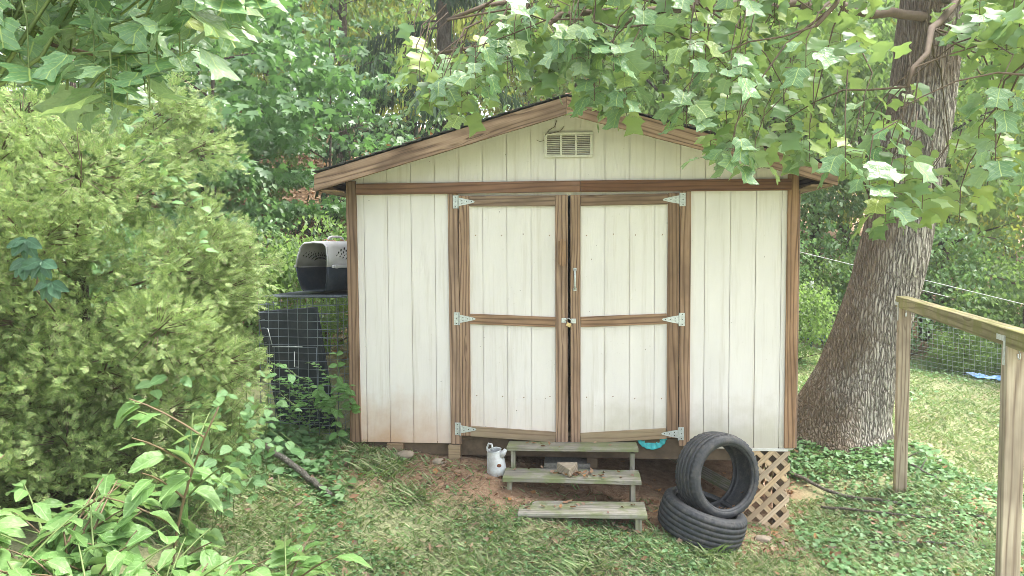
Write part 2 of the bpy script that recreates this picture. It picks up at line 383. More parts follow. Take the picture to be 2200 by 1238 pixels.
# ------------------------------------------------------------------ terrain
CP = np.array([
 (-1.95, 0, -.04), (-1.2, -.02, -.13), (-.6, -.05, -.175), (-.72, -.32, -.19), (0, -.1, -.36), (.5, -.1, -.44), (1.1, -.1, -.55), (1.73, 0, -.70),
 (-.4, -.85, -.40), (.5, -.85, -.47), (1.0, -.75, -.56), (-1.2, -.7, -.24), (-2.0, -.7, -.12), (-.5, -1.4, -.56), (1.2, -1.4, -.62), (2.4, -1.2, -.60),
 (-2.3, .4, -.07), (-3.2, .2, .06), (-3.0, -1.6, .0), (-1.7, -1.9, -.30), (-2.0, -3.0, -.12), (-.3, -3.0, -.62), (2.0, -3.0, -.62), (-4.5, -3.0, .1), (-5, 0, .35),
 (2.3, .8, -.56), (2.84, .4, -.46), (2.8, 2.0, -.30), (4.2, 1.2, -.62), (3.6, 3.5, -.32), (5.5, 3.5, -.55), (4.3, 7.5, -.22), (6.0, 5.2, -.42), (8, 3, -.9), (8, 8, -.5),
 (-1.7, 1.5, .08), (0, 1.5, -.18), (1.6, 1.5, -.42), (-1.7, 3.2, .35), (1.6, 3.2, -.12), (0, 5, .55), (-3, 3, .55), (-5, 4, 1.2), (-3.5, 7, 2.0), (-7, 8, 2.9), (0, 9, 1.7), (3, 11, .6), (-6, 14, 4.6), (2, 16, 2.4), (9, 14, .2), (-14, 6, 3.4), (-14, -4, 1.2), (14, 2, -1.8), (14, 12, -.4),
 (-10, 26, 7.5), (6, 26, 3.5), (20, 26, 1), (-30, 20, 8), (-30, -20, 2), (30, -20, -4), (30, 10, -2), (0, -20, -2), (0, 60, 10), (-60, 60, 13), (60, 60, 3), (-120, 0, 6), (120, 0, -4), (0, -120, -4), (0, 150, 12), (150, 150, 5), (-150, 150, 14), (150, -150, -5), (-150, -150, 0)], float)
def tps_k(r2): return np.where(r2 > 1e-12, .5*r2*np.log(r2+1e-12), 0)
_n = len(CP); _K = tps_k(((CP[:, None, :2]-CP[None, :, :2])**2).sum(-1))+np.eye(_n)*.02
_P = np.c_[np.ones(_n), CP[:, :2]]
_A = np.block([[_K, _P], [_P.T, np.zeros((3, 3))]]); _w = np.linalg.solve(_A, np.r_[CP[:, 2], 0, 0, 0])
def gz(x, y):
    x = np.asarray(x, float); y = np.asarray(y, float); sh = x.shape; x = x.ravel(); y = y.ravel()
    k = tps_k((x[:, None]-CP[:, 0])**2+(y[:, None]-CP[:, 1])**2)
    z = k@_w[:_n]+_w[_n]+_w[_n+1]*x+_w[_n+2]*y
    z = z+.012*np.sin(x*3.1+y*1.3)*np.sin(y*2.7-x)+.006*np.sin(x*9+y*7)*np.sin(y*11-x*4)
    return z.reshape(sh)
def g1(x, y): return float(gz(np.array([x]), np.array([y]))[0])
def axis(c, near, far, n):
    t = np.linspace(-1, 1, n); k = 5.2; return c+np.sinh(t*k)/math.sinh(k)*far
gx = axis(.3, 6, 170, 251); gy = axis(0, 6, 170, 251)
GX, GY = np.meshgrid(gx, gy, indexing='ij'); GZ = gz(GX, GY)
idx = np.arange(GX.size).reshape(GX.shape)
gf = np.stack([idx[:-1, :-1], idx[1:, :-1], idx[1:, 1:], idx[:-1, 1:]], -1).reshape(-1, 4)
def ground_mat():
    a = N('lawn_soil_and_litter'); p = a.pos(); x, y, z = a.xyz(p)
    n1 = a.noise(p, .9, 4, .6); n2 = a.noise(p, 14, 5, .65); n3 = a.noise(p, 60, 3, .6)
    soil = a.ramp(n2, [(.3, (.19, .115, .072)), (.55, (.30, .195, .125)), (.75, (.40, .28, .19))])
    thatch = a.ramp(n3, [(.3, (.20, .21, .11)), (.6, (.30, .31, .17)), (.8, (.40, .37, .24))])
    litter = a.ramp(a.n('ShaderNodeTexVoronoi', {'Vector': p, 'Scale': 13.0}).outputs['Color'], [(.2, (.14, .085, .05)), (.6, (.26, .17, .105)), (.9, (.38, .28, .19))])
    sx = a.math('ABSOLUTE', a.math('ADD', x, .05)); m = a.math('MULTIPLY', a.mapr(sx, 2.3, 1.9), a.mapr(a.math('ADD', y, a.math('MULTIPLY', n1, .4)), -.75, -.35))
    m = a.math('MULTIPLY', m, a.mapr(y, 4.2, 3.6))
    c = a.mix(a.math('MAXIMUM', m, a.mapr(n1, .58, .72, 0, .7)), thatch, soil)
    woods = a.math('MAXIMUM', a.mapr(a.math('ADD', y, a.math('MULTIPLY', x, -.8)), 4.0, 6.0), a.mapr(y, 7.5, 9))
    c = a.mix(woods, c, litter)
    return a.fin(a.bsdf(c, .95, 0, a.bump(a.math('ADD', n2, n3), .6, .03), .1))
GROUND = ground_mat()
g_o = link('ground', npmesh('ground', np.stack([GX, GY, GZ], -1).reshape(-1, 3), gf, GROUND, True)); meta(g_o, kind='structure')

# ------------------------------------------------------------------ shed
XL, XR, PX = -1.965, 1.752, -.106          # wall corners, ridge
SLOPE = .2826; DEPTH = 3.1
shed = thing('shed', (PX, 0, 0), 'white plank garden shed with brown trim and double doors under a low gable', 'shed')
def roofz(x): return 2.820-SLOPE*abs(x-PX)        # underside line of rake boards at the wall
# floor, joists, walls behind the front
fl = box('floor', shed, XL+.03, XR-.03, .03, DEPTH-.02, .03, .07, JOIST)
for yy in (.06, 1.5, 3.0): box('joist', fl, XL+.06, XR-.04, yy-.02, yy+.02, -.11, .03, JOIST)
for xx in (-1.55, .1, 1.45): box('skid_beam', fl, xx-.045, xx+.045, .02, DEPTH-.05, -.2, -.11, JOIST)
G = .2032; GAP = .006
def plank_row(part, segs):
    """segs: list of (x0, x1, fn z0, fn z1) spans; splits at the groove lines"""
    for x0, x1, f0, f1, ya, yb in segs:
        xs = [x0]+[k*G for k in range(-12, 12) if x0+.004 < k*G < x1-.004]+[x1]
        for a_, b_ in zip(xs[:-1], xs[1:]):
            a2 = a_+(GAP/2 if a_ != x0 else 0); b2 = b_-(GAP/2 if b_ != x1 else 0)
            if a2 < PX < b2 and f1 is roofz: poly = [(a2, f0(a2)), (b2, f0(b2)), (b2, f1(b2)), (PX, f1(PX)), (a2, f1(a2))]
            else: poly = [(a2, f0(a2)), (b2, f0(b2)), (b2, f1(b2)), (a2, f1(a2))]
            prism('plank', part, poly, ya, yb, PAINT)
fw = prism('front_wall', shed, [(XL+.01, .02), (-1.06, .02), (-1.06, 2.1), (.855, 2.1), (.855, .02), (XR-.01, .02), (XR-.01, roofz(XR)), (PX, 2.818), (XL+.01, roofz(XL))], .0095, .03, PAINT)
c0 = lambda x: 0.0
ctop = lambda x: 2.16
plank_row(fw, [(XL+.012, -1.06, lambda x: .003, ctop, 0, .008), (.86, XR-.012, lambda x: .0, ctop, 0, .008)])
plank_row(fw, [(XL+.012, XR-.012, lambda x: 2.17, roofz, -.001, .008)])
for nm, xx in (('side_wall', XL), ('side_wall', XR-.012)):
    sw = box(nm, shed, xx+.002, xx+.010, .032, DEPTH, .0, roofz(xx)+.02, PAINT)
    for k in range(15):
        y0 = .035+k*G
        if y0+G < DEPTH+.02: box('plank', sw, xx-.006 if xx < 0 else xx+.011, xx+.0015 if xx < 0 else xx+.0185, y0, y0+G-GAP, 0, roofz(xx)+.01, PAINT)
bw = prism('back_wall', shed, [(XL+.01, .0), (XR-.01, .0), (XR-.01, roofz(XR)), (PX, 2.76), (XL+.01, roofz(XL))], DEPTH, DEPTH+.015, PAINT)
# doorway dark inside: a thin inner threshold
board('threshold', shed, (-1.06, .085, .05), (.86, .085, .05), .09, .05, WOOD_MUD)
# trim boards
board('corner_board', shed, (-1.923, -.012, .004), (-1.933, -.012, 2.24), .085, .022, WOOD, (1, 0, 0), warp=.002)
board('corner_board', shed, (XL-.012, .06, .004), (XL-.012, .06, 2.15), .1, .02, WOOD, (0, 1, 0))
board('corner_board', shed, (1.708, -.012, .018), (1.709, -.012, 2.25), .086, .022, WOOD, (1, 0, 0), warp=.002)
board('corner_board', shed, (XR+.012, .06, .01), (XR+.012, .06, 2.12), .1, .02, WOOD, (0, 1, 0))
board('lintel_board', shed, (-1.885, -.02, 2.170), (.0, -.02, 2.173), .092, .034, WOOD_RED, warp=.002)
board('lintel_board', shed, (.002, -.02, 2.173), (1.69, -.02, 2.166), .092, .034, WOOD_RED, warp=.002)
board('door_jamb', shed, (-1.053, -.011, .004), (-1.062, -.011, 2.124), .088, .022, WOOD, (1, 0, 0), warp=.002)
board('door_jamb', shed, (.858, -.011, .02), (.856, -.011, 2.124), .088, .022, WOOD, (1, 0, 0), warp=.002)
box('drip_edge', shed, 1.30, 1.70, -.012, -.004, -.012, .012, WHITE_MET, .001)
board('sill_beam', shed, (-1.10, .072, -.02), (1.35, .072, -.02), .09, .03, WOOD_MUD)
for bx_, w_ in ((-1.585, .14), (-1.07, .10)):
    b = box('support_block', shed, bx_-w_/2, bx_+w_/2, -.03, .16, -.20, -.004, WOOD_MUD, .004)
# doors
DISC = {}
for nm_, r_, mt_ in (('screw', .0045, DARK), ('nail_head', .005, RUST)):
    bm = bmesh.new(); bmesh.ops.create_cone(bm, segments=6, radius1=r_, radius2=r_, depth=.002, cap_ends=True)
    DISC[nm_] = bpy.data.meshes.new(nm_); bm.to_mesh(DISC[nm_]); bm.free(); DISC[nm_].materials.append(mt_)
def door(side):
    if side < 0: xh, xi, hs_, is_ = -1.012, -.101, (-1.012, -.923), (-.205, -.101)
    else: xh, xi, hs_, is_ = .806, -.080, (.712, .806), (-.080, .002)
    sag = lambda x: (x-xh)/(xi-xh)
    zb = (lambda x: .078-.050*sag(x)) if side < 0 else (lambda x: .088-.066*sag(x))
    zt = lambda x: 2.108-.006*sag(x)
    x0, x1 = min(xh, xi), max(xh, xi)
    d = prism('door', shed, [(x0+.01, zb(x0)+.01), (x1-.01, zb(x1)+.01), (x1-.01, zt(x1)-.01), (x0+.01, zt(x0)-.01)], -.004, .004, PAINT)
    ya, yb = -.012, -.005
    i0, i1 = (hs_[1]-.01, is_[0]+.01) if side < 0 else (is_[1]-.01, hs_[0]+.01)
    plank_row(d, [(i0, i1, lambda x: zb(x)+.05, lambda x: zt(x)-.05, ya, yb)])
    ym = -.022
    def brd(n, p, q, w, wd, m): board(n, d, p, q, w, .019, m, wd, warp=.0018)
    xa, xb = hs_; brd('stile', ((xa+xb)/2-.0, ym, zb(xh)), ((xa+xb)/2, ym, zt(xh)-.001), xb-xa-.002, (1, 0, 0), WOOD)
    xa, xb = is_; brd('stile', ((xa+xb)/2, ym, zb((xa+xb)/2)), ((xa+xb)/2, ym, zt(xi)), xb-xa, (1, 0, 0), WOOD)
    ra, rb = (hs_[1]+.001, is_[0]-.001) if side < 0 else (is_[1]+.001, hs_[0]-.001)
    brd('rail', (ra, ym, zt(ra)-.046), (rb, ym, zt(rb)-.046), .088, (0, 0, 1), WOOD)
    zm = (lambda x: 1.077-.032*sag(x)) if side < 0 else (lambda x: 1.085-.038*sag(x))
    brd('rail', (ra, ym, zm(ra)), (rb, ym, zm(rb)), .086, (0, 0, 1), WOOD)
    brd('rail', (ra, ym, zb(ra)+.044), (rb, ym, zb(rb)+.044), .088, (0, 0, 1), WOOD_MUD)
    # T hinges
    for zz in (2.055, 1.075, .135 if side < 0 else .125):
        bm = bmesh.new(); s = 1 if side < 0 else -1
        xp = xh-s*.028
        bm_box(bm, (xp, -.025, zz), (.042, .004, .108), None, .001)
        bmesh.ops.create_cone(bm, segments=10, radius1=.006, radius2=.006, depth=.108, cap_ends=True, matrix=Matrix.Translation((xh-s*.004, -.031, zz)))
        n0 = len(bm.verts)
        pts = [(xh+s*.002, .034), (xh+s*.06, .024), (xh+s*.125, .009), (xh+s*.135, .004)]
        V = [bm.verts.new((x, y, zz+sg*h)) for y in (-.0355, -.0320) for sg in (1, -1) for x, h in (pts if sg == 1 else pts[::-1])]
        m8 = len(pts)*2
        bm.faces.new(V[:m8]); bm.faces.new(V[m8:][::-1])
        for i in range(m8): bm.faces.new((V[i], V[i+m8], V[(i+1) % m8+m8], V[(i+1) % m8]))
        bmesh.ops.recalc_face_normals(bm, faces=bm.faces)
        hg = bmobj('hinge', bm, GALV, d)
        for sx, sz in ((xp, .04), (xp, 0), (xp, -.04), (xh+s*.03, .012), (xh+s*.03, -.012), (xh+s*.07, 0), (xh+s*.11, 0)):
            link('screw', DISC['screw'], d, Matrix.Translation((sx, -.0275 if sx == xp else -.0362, zz+sz)) @ Matrix.Rotation(R(90), 4, 'X'))
    for zz in (1.78, .42):
        for k in range(4):
            xx = i0+.06+k*.2+(.02 if k % 2 else 0)
            link('nail_head', DISC['nail_head'], d, Matrix.Translation((xx, -.0127, zz+random.uniform(-.012, .012))) @ Matrix.Rotation(R(90), 4, 'X'))
    return d
dl = door(-1); dr = door(1)
# wooden grab block on the left door, metal pull on the right, hasp and padlock
bm = bmesh.new(); bm_box(bm, (0, 0, 0), (.225, .062, .032)); bmesh.ops.bevel(bm, geom=[e for e in bm.edges if abs(e.verts[0].co.z-e.verts[1].co.z) > .01], offset=.018, segments=3, affect='EDGES')
mh = Matrix(((0, 1, 0, -.147), (0, 0, -1, -.048), (1, 0, 0, 1.628), (0, 0, 0, 1)))
bmobj('wooden_handle', bm, WOOD, dl, mh)
t = Tubes(); t.add([(-.043, -.034, 1.325), (-.043, -.062, 1.338), (-.043, -.07, 1.36), (-.043, -.07, 1.45), (-.043, -.062, 1.472), (-.043, -.034, 1.487)], [.008, .009, .0095, .0095, .009, .008], 8)
pull = t.obj('pull_handle', GALV, dr)
box('base_plate', pull, -.056, -.030, -.036, -.0325, 1.31, 1.335, GALV, .003); box('base_plate', pull, -.056, -.030, -.036, -.0325, 1.478, 1.502, GALV, .003)
hasp = box('hasp', dl, -.155, -.118, -.037, -.0325, 1.045, 1.085, GALV)
box('hasp', dr, -.075, -.035, -.037, -.0325, 1.04, 1.08, GALV)
lk = thing('padlock', (-.092, -.05, 1.03), 'small brass padlock hanging from the hasp between the shed doors', 'padlock')
bm = bmesh.new(); bm_box(bm, (-.095, -.058, 1.030), (.040, .018, .034), Matrix.Rotation(R(25), 3, 'Y'), .004); bmobj('lock_body', bm, BRASS, lk)
t = Tubes(); t.add([(-.124, -.055, 1.06), (-.112, -.056, 1.078), (-.09, -.056, 1.082), (-.072, -.056, 1.066), (-.078, -.057, 1.045)], .004, 6); t.obj('shackle', GALV, lk)
# gable vent
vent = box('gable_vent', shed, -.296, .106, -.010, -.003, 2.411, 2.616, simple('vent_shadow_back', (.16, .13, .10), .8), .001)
for (a_, b_, c_, d_) in ((-.296, .106, 2.596, 2.616), (-.296, .106, 2.411, 2.431), (-.296, -.272, 2.431, 2.596), (.082, .106, 2.431, 2.596), (-.166, -.148, 2.431, 2.596), (-.043, -.025, 2.431, 2.596)):
    box('vent_frame', vent, a_, b_, -.024, -.009, c_, d_, WHITE_MET, .002)
for ca, cb in ((-.272, -.166), (-.148, -.043), (-.025, .082)):
    bm = bmesh.new()
    for k in range(11):
        bm_box(bm, ((ca+cb)/2, -.0155, 2.4395+k*.015), (cb-ca+.002, .012, .0035), Matrix.Rotation(R(38), 3, 'X'))
    bmobj('louvre', bm, WHITE_MET, vent)
# dirt crack lines on the gable (dried vine tendril)
t = Tubes(); t.add([(-.36, -.004, 2.56), (-.33, -.006, 2.545), (-.30, -.012, 2.552), (-.285, -.028, 2.60), (-.25, -.01, 2.64), (-.21, -.006, 2.665), (-.19, -.004, 2.72)], .0025, 4)
t.add([(-.285, -.028, 2.60), (-.22, -.027, 2.612), (-.16, -.012, 2.63), (-.13, -.006, 2.67)], .003, 4)
tn = t.obj('dead_tendril', TWIG, None); meta(tn, 'dry brown vine tendril clinging to the gable above the louvred vent', 'vine')
# roof: rake boards, deck, shingles
OY = -.28
rk = math.hypot(1, SLOPE); RW = .131
def rake(sgn, xe):
    zt_ = lambda x: 2.852-SLOPE*abs(x-PX); hw = RW/2*rk
    a_ = (PX+sgn*.001, OY, zt_(PX)); e_ = (xe, OY, zt_(xe))
    poly = [(PX+sgn*.001, 2.852), (xe, zt_(xe)), (xe+sgn*.004, zt_(xe)-RW*rk), (PX+sgn*.001, 2.852-RW*rk)]
    d = Vector((xe-PX, 0, zt_(xe)-2.852)); L = d.length; d.normalize()
    m = Matrix((d, Vector((0, 0, 1)).cross(d) if False else Vector((-d.z*1, 0, d.x)) if d.x > 0 else Vector((d.z, 0, -d.x)), Vector((0, -1, 0)))).transposed().to_4x4()
    m.translation = (PX, OY, 2.852)
    inv = m.inverted()
    V = []
    nseg = 14
    for yy in (-.02, .02):
        for k in range(nseg+1):
            x = poly[0][0]+(poly[1][0]-poly[0][0])*k/nseg; V.append((x, OY+yy, zt_(x)+.003*mnoise.noise(Vector((x*3, 1, sgn)))))
        for k in range(nseg+1):
            x = poly[3][0]+(poly[2][0]-poly[3][0])*k/nseg; V.append((x, OY+yy, zt_(x)-RW*rk+.004*mnoise.noise(Vector((x*4, 5, sgn)))))
    q = nseg+1; Fs = []
    for k in range(nseg):
        Fs += [(k, k+1, q+k+1, q+k), (2*q+k+1, 2*q+k, 3*q+k, 3*q+k+1), (k+1, k, 2*q+k, 2*q+k+1), (q+k, q+k+1, 3*q+k+1, 3*q+k)]
    Fs += [(0, q, 3*q, 2*q), (q-1, 3*q-1, 4*q-1, 2*q-1)]
    V = [inv @ Vector(v) for v in V]
    me = pymesh('rake_board', V, Fs, WOOD_RAKE); bm = bmesh.new(); bm.from_mesh(me); bmesh.ops.recalc_face_normals(bm, faces=bm.faces); bm.to_mesh(me); bm.free()
    return link('rake_board', me, shed, m)
rake(-1, -2.149); rake(1, 1.955)
for sgn, xe in ((-1, -2.154), (1, 1.96)):
    zt_ = lambda x: 2.858-SLOPE*abs(x-PX)
    rf = prism('roof_deck', shed, [(PX, 2.858), (xe, zt_(xe)), (xe, zt_(xe)-.02), (PX, 2.838)], OY+.022, DEPTH+.12, JOIST)
    nC = 16; ln = (xe-PX)/nC
    for k in range(nC):
        xa, xb = PX+ln*k, PX+ln*(k+1.25 if k < nC-1 else 1+k+.05)
        z_a, z_b = zt_(xa), zt_(xb)
        prism('shingle_course', rf, [(xa, z_a+.004), (xb, z_b+.014), (xb, z_b+.021), (xa, z_a+.010)], OY-.03+random.uniform(-.004, .004), DEPTH+.14, SHINGLE)
    # soffit, rafter tails and fascia on the eave side
    board('fascia_board', shed, (xe-sgn*.03, OY+.03, zt_(xe)-.085), (xe-sgn*.03, DEPTH+.1, zt_(xe)-.085), .12, .02, WOOD_RAKE)
    xw = XL if sgn < 0 else XR
    prism('soffit_board', shed, sorted([(xe-sgn*.045, zt_(xe)-.14), (xw+sgn*.02, zt_(xe)-.14)])+sorted([(xe-sgn*.045, zt_(xe)-.128), (xw+sgn*.02, zt_(xe)-.128)], reverse=True), OY+.03, DEPTH+.08, WOOD_RAKE)
# gable soffit behind rakes
for sgn, xe in ((-1, -2.13), (1, 1.93)):
    zt_ = lambda x: 2.836-SLOPE*abs(x-PX)
    prism('gable_soffit', shed, [(PX, 2.834), (xe, zt_(xe)), (xe, zt_(xe)-.012), (PX, 2.822)], OY+.022, .03, JOIST)

# ------------------------------------------------------------------ steps
steps = thing('wooden_steps', (-.07, -.5, -.45), 'three weathered grey wooden steps leading up to the shed doors', 'steps')
board('tread', steps, (-.60, -.125, .026), (.465, -.125, .034), .25, .036, WOOD_STEP, (0, 1, -.06), .004, .006)
board('tread', steps, (-.61, -.36, -.150), (.47, -.36, -.146), .27, .036, WOOD_STEP, (0, 1, .0), .004, .006)
board('tread', steps, (-.47, -.62, -.330), (.492, -.62, -.317), .27, .036, WOOD_STEP, (0, 1, .02), .004, .006)
for xx in (-.55, .42):
    board('leg', steps, (xx, -.18, -.45), (xx, -.18, .006), .08, .036, WOOD_STEP, (0, 1, 0))
    board('leg', steps, (xx-.01, -.40, -.55), (xx-.01, -.40, -.17), .08, .036, WOOD_STEP, (0, 1, 0))
    board('leg', steps, (xx+.01, -.68, -.62), (xx+.01, -.68, -.345), .09, .05, WOOD_STEP, (0, 1, 0))
    board('stringer', steps, (xx, -.08, -.16), (xx, -.60, -.52), .09, .03, WOOD_STEP, (0, 0, 1))
wd = thing('wood_wedge', (-.1, -.38, -.16), 'pale triangular offcut of timber lying on the middle step', 'wood block')
bm = bmesh.new(); tri = [(-.085, .055), (.085, .07), (.02, -.10)]
vb = [bm.verts.new((-.105+x, -.37+y, -.128)) for x, y in tri]; vt = [bm.verts.new((-.105+x*.98, -.37+y*.98, -.062+.012*(y > 0))) for x, y in tri]
bm.faces.new(vb[::-1]); bm.faces.new(vt)
for i in range(3): bm.faces.new((vb[i], vb[(i+1) % 3], vt[(i+1) % 3], vt[i]))
bmesh.ops.recalc_face_normals(bm, faces=bm.faces); bmesh.ops.bevel(bm, geom=list(bm.edges), offset=.004, segments=1, affect='EDGES')
bmobj('block', bm, wood('pale_offcut_wood', (.34, .28, .20), (.27, .215, .15), (.19, .145, .10), contrast=.4), wd)
# concrete block under the top step
cb = thing('concrete_block', (-.11, .03, -.30), 'grey hollow concrete block lying under the top step', 'concrete block')
bm = bmesh.new()
for z0, z1 in ((-.31, -.275), (-.185, -.15)): bm_box(bm, (-.11, .09, (z0+z1)/2), (.39, .19, z1-z0), None, .004)
for xx in (-.29, -.11, .07): bm_box(bm, (xx, .09, -.23), (.032, .188, .09), None, .002)
bm_box(bm, (-.11, .003, -.23), (.388, .014, .094), None, .002)
bmobj('block_shell', bm, CONC, cb)

# ------------------------------------------------------------------ jug
jug = thing('white_jug', (-.68, -.20, -.19), 'dented white enamel jug with a rust hole standing left of the steps', 'jug')
prof = [(0, 0), (.088, 0), (.092, .008), (.088, .05), (.080, .12), (.070, .185), (.062, .215), (.066, .222), (.058, .216), (.066, .18), (.075, .12), (.083, .05), (.08, .012), (0, .012)]
V, Fs = lathe(prof, 36); mj = Matrix.Translation((-.68, -.20, g1(-.68, -.20)-.005)) @ Matrix.Scale(.92, 4) @ Matrix.Rotation(R(-7), 4, 'Y') @ Matrix.Rotation(R(5), 4, 'X')
V = [mj @ (v*(1+.05*mnoise.noise(v*12))) for v in V]
link('jug_body', pymesh('jug_body', V, Fs, PITCH, True), jug)
t = Tubes(); t.add([mj @ Vector(p) for p in ((-.055, 0, .20), (-.06, 0, .25), (-.04, 0, .285), (-.015, 0, .275), (-.012, 0, .245), (-.03, 0, .22))], .009, 8); t.obj('handle', PITCH, jug)
t = Tubes(); t.add([mj @ Vector(p) for p in ((.055, -.02, .17), (.085, -.03, .195), (.105, -.035, .225))], [.03, .022, .014], 10); t.obj('spout', PITCH, jug)
bm = bmesh.new(); bmesh.ops.create_icosphere(bm, subdivisions=2, radius=1)
for v in bm.verts: v.co = mj @ Vector((.035+v.co.x*.022, -.078+v.co.y*.007, .10+v.co.z*.016))
bmobj('rust_hole', bm, RUST, jug)
# turquoise dish
td = thing('plastic_dish', (.595, .03, -.02), 'turquoise ribbed plastic dish tucked under the right door', 'dish')
prof = [(0, .03), (.05, .028), (.09, .018), (.125, -.004), (.132, -.003), (.128, .004), (.092, .027), (.05, .037), (0, .039)]
V, Fs = lathe(prof, 60)
mt = Matrix.Translation((.595, .014, .108)) @ Matrix.Rotation(R(-90), 4, 'X') 
V = [mt @ Vector((v.x*(1+.02*math.cos(20*math.atan2(v.y, v.x))), v.y*(1+.02*math.cos(20*math.atan2(v.y, v.x))), v.z+.006*math.cos(15*math.atan2(v.y, v.x))*min(1, v.xy.length*9))) for v in V]
link('dish_shell', pymesh('dish_shell', V, Fs, TEAL, True), td)

# ------------------------------------------------------------------ tyres
def tyre(c, ax, roll, label):
    z = Vector(ax).normalized(); x = z.orthogonal().normalized(); y = z.cross(x)
    m = Matrix((x, y, z)).transposed().to_4x4(); m.translation = c
    root = thing('tyre', (c[0], c[1], c[2]-.3), label, 'tyre', None)
    Ro, w, ri = .328, .25, .236
    def revolve(prof, n, fn=None, name='', parent=root):
        V, Fs = lathe(prof, n)
        if fn: V = [fn(v, i // len(prof), i % len(prof)) for i, v in enumerate(V)]
        o = link(name, pymesh(name, [m @ v for v in V], Fs, TYRE, True), parent); return o
    h = w/2
    # tread with four circumferential grooves and shoulder sipes
    g = [-.078, -.038, .0, .038, .078]; prof = [(Ro-.030, -h+.006), (Ro-.012, -h+.020)]
    rr = lambda zz: Ro-.012*(zz/h)**2*1.2
    for q in g:
        prof += [(rr(q-.0045), q-.0045), (rr(q)-.006, q-.003), (rr(q)-.006, q+.003), (rr(q+.0045), q+.0045)]
    prof += [(Ro-.012, h-.020), (Ro-.030, h-.006)]
    n = 144
    def sip(v, k, i):
        rad = v.xy.length
        if (i <= 2 or i >= len(prof)-3) and k % 3 == 0: s_ = (rad-.007)/rad; return Vector((v.x*s_, v.y*s_, v.z))
        if 2 < i < len(prof)-3 and k % 4 == (i//4) % 4: s_ = (rad-.0025)/rad; return Vector((v.x*s_, v.y*s_, v.z))
        return v
    revolve(prof, n, sip, 'tread')
    for s_ in (-1, 1):
        pr = [(Ro-.029, s_*(h-.006)), (Ro-.045, s_*(h+.001)), (Ro-.060, s_*(h+.0045)), (Ro-.063, s_*(h+.0025)), (Ro-.075, s_*(h+.004)), (ri+.022, s_*(h-.004)), (ri+.015, s_*(h-.001)), (ri+.006, s_*(h-.008)), (ri, s_*(h-.018)), (ri+.004, s_*(h-.030)), (ri+.03, s_*(h-.022)), (Ro-.05, s_*(h-.018))]
        if s_ > 0: pr = pr[::-1]
        revolve(pr, 96, None, 'sidewall')
    revolve([(Ro-.05, -h+.018), (Ro-.028, -h+.035), (Ro-.024, 0), (Ro-.028, h-.035), (Ro-.05, h-.018)], 72, None, 'inner_liner')
    return root
LOW_C = Vector((.925, -.52, -.405)); LOW_AX = Vector((.27, -.03, .95))
tyre(LOW_C, LOW_AX, 0, 'dusty black tyre lying tilted on the ground with another tyre in it')
UP_C = Vector((1.05, -.45, -.085)); UP_AX = Vector((.46, -.87, .10))
tyre(UP_C, UP_AX, 0, 'upright black tyre leaning in the lying tyre beside the lattice')

# ------------------------------------------------------------------ lattice
def lattice(label, M4, w, h, seed):
    base = M4 @ Vector((w/2, 0, -h))
    root = thing('lattice_panel', base, label, 'lattice')
    sw, sp, th = .040, .092, .007
    for lay, sg in ((0, 1), (1, -1)):
        off = -h-w
        k = 0
        while off < w+h:
            # strip through (off,0) at 45 degrees
            dx = Vector((sg*.7071, -.7071)); nx = Vector((.7071*1, sg*.7071))
            c_ = Vector((off if sg > 0 else off+0, 0))
            L = 3
            P = [c_-dx*L+nx*sw/2, c_+dx*L+nx*sw/2, c_+dx*L-nx*sw/2, c_-dx*L-nx*sw/2]
            P = [(p.x, p.y) for p in P]
            for axs, val, kl in ((0, w, True), (0, 0, False), (1, 0, True), (1, -h, False)):
                if P: P = clip_poly(P, axs, val, kl)
            off += sp*1.4142; k += 1
            if len(P) < 3: continue
            ar = abs(sum(P[i][0]*P[(i+1) % len(P)][1]-P[(i+1) % len(P)][0]*P[i][1] for i in range(len(P))))/2
            if ar < .0004: continue
            y0 = -th*lay-.0004*lay; n = len(P)
            V = [M4 @ Vector((x, y0-th, z)) for x, z in P]+[M4 @ Vector((x, y0, z)) for x, z in P]
            Fs = [tuple(range(n)), tuple(range(2*n-1, n-1, -1))]+[(i+n, (i+1) % n+n, (i+1) % n, i) for i in range(n)]
            # local frame along the strip so the grain follows it
            me = pymesh('slat', V, Fs, LATT); bm = bmesh.new(); bm.from_mesh(me); bmesh.ops.recalc_face_normals(bm, faces=bm.faces)
            dw = (M4.to_3x3() @ Vector((dx.x, 0, dx.y))).normalized(); nw = (M4.to_3x3() @ Vector((0, -1, 0))).normalized(); yw = nw.cross(dw)
            mm = Matrix((dw, yw, nw)).transposed().to_4x4(); mm.translation = sum((Vector(v) for v in V), Vector())/len(V)
            bmesh.ops.transform(bm, matrix=mm.inverted(), verts=bm.verts); bm.to_mesh(me); bm.free()
            link('slat', me, root, mm)
    # staple / nail battens down the outer edge
    return root
lattice('tan diagonal lattice panel under the front corner of the shed', Matrix.Translation((1.30, .004, -.013)), .415, .74, 1)
lattice('tan diagonal lattice panel running back under the shed side', Matrix.Translation((1.70, .05, -.02)) @ Matrix.Rotation(R(90), 4, 'Z'), 2.9, .60, 2)
cp_ = thing('corner_post', (1.66, .08, -.72), 'short brown timber post behind the front lattice', 'post')
board('post', cp_, (1.655, .10, -.74), (1.655, .10, -.02), .07, .07, JOIST, (1, 0, 0))
pl = thing('timber_plank', (1.1, .5, -.42), 'old plank lying on the dirt under the shed', 'plank')
board('plank', pl, (.75, 1.0, -.26), (1.5, .25, -.52), .14, .035, WOOD_STEP, (1, 1, .2), warp=.004)

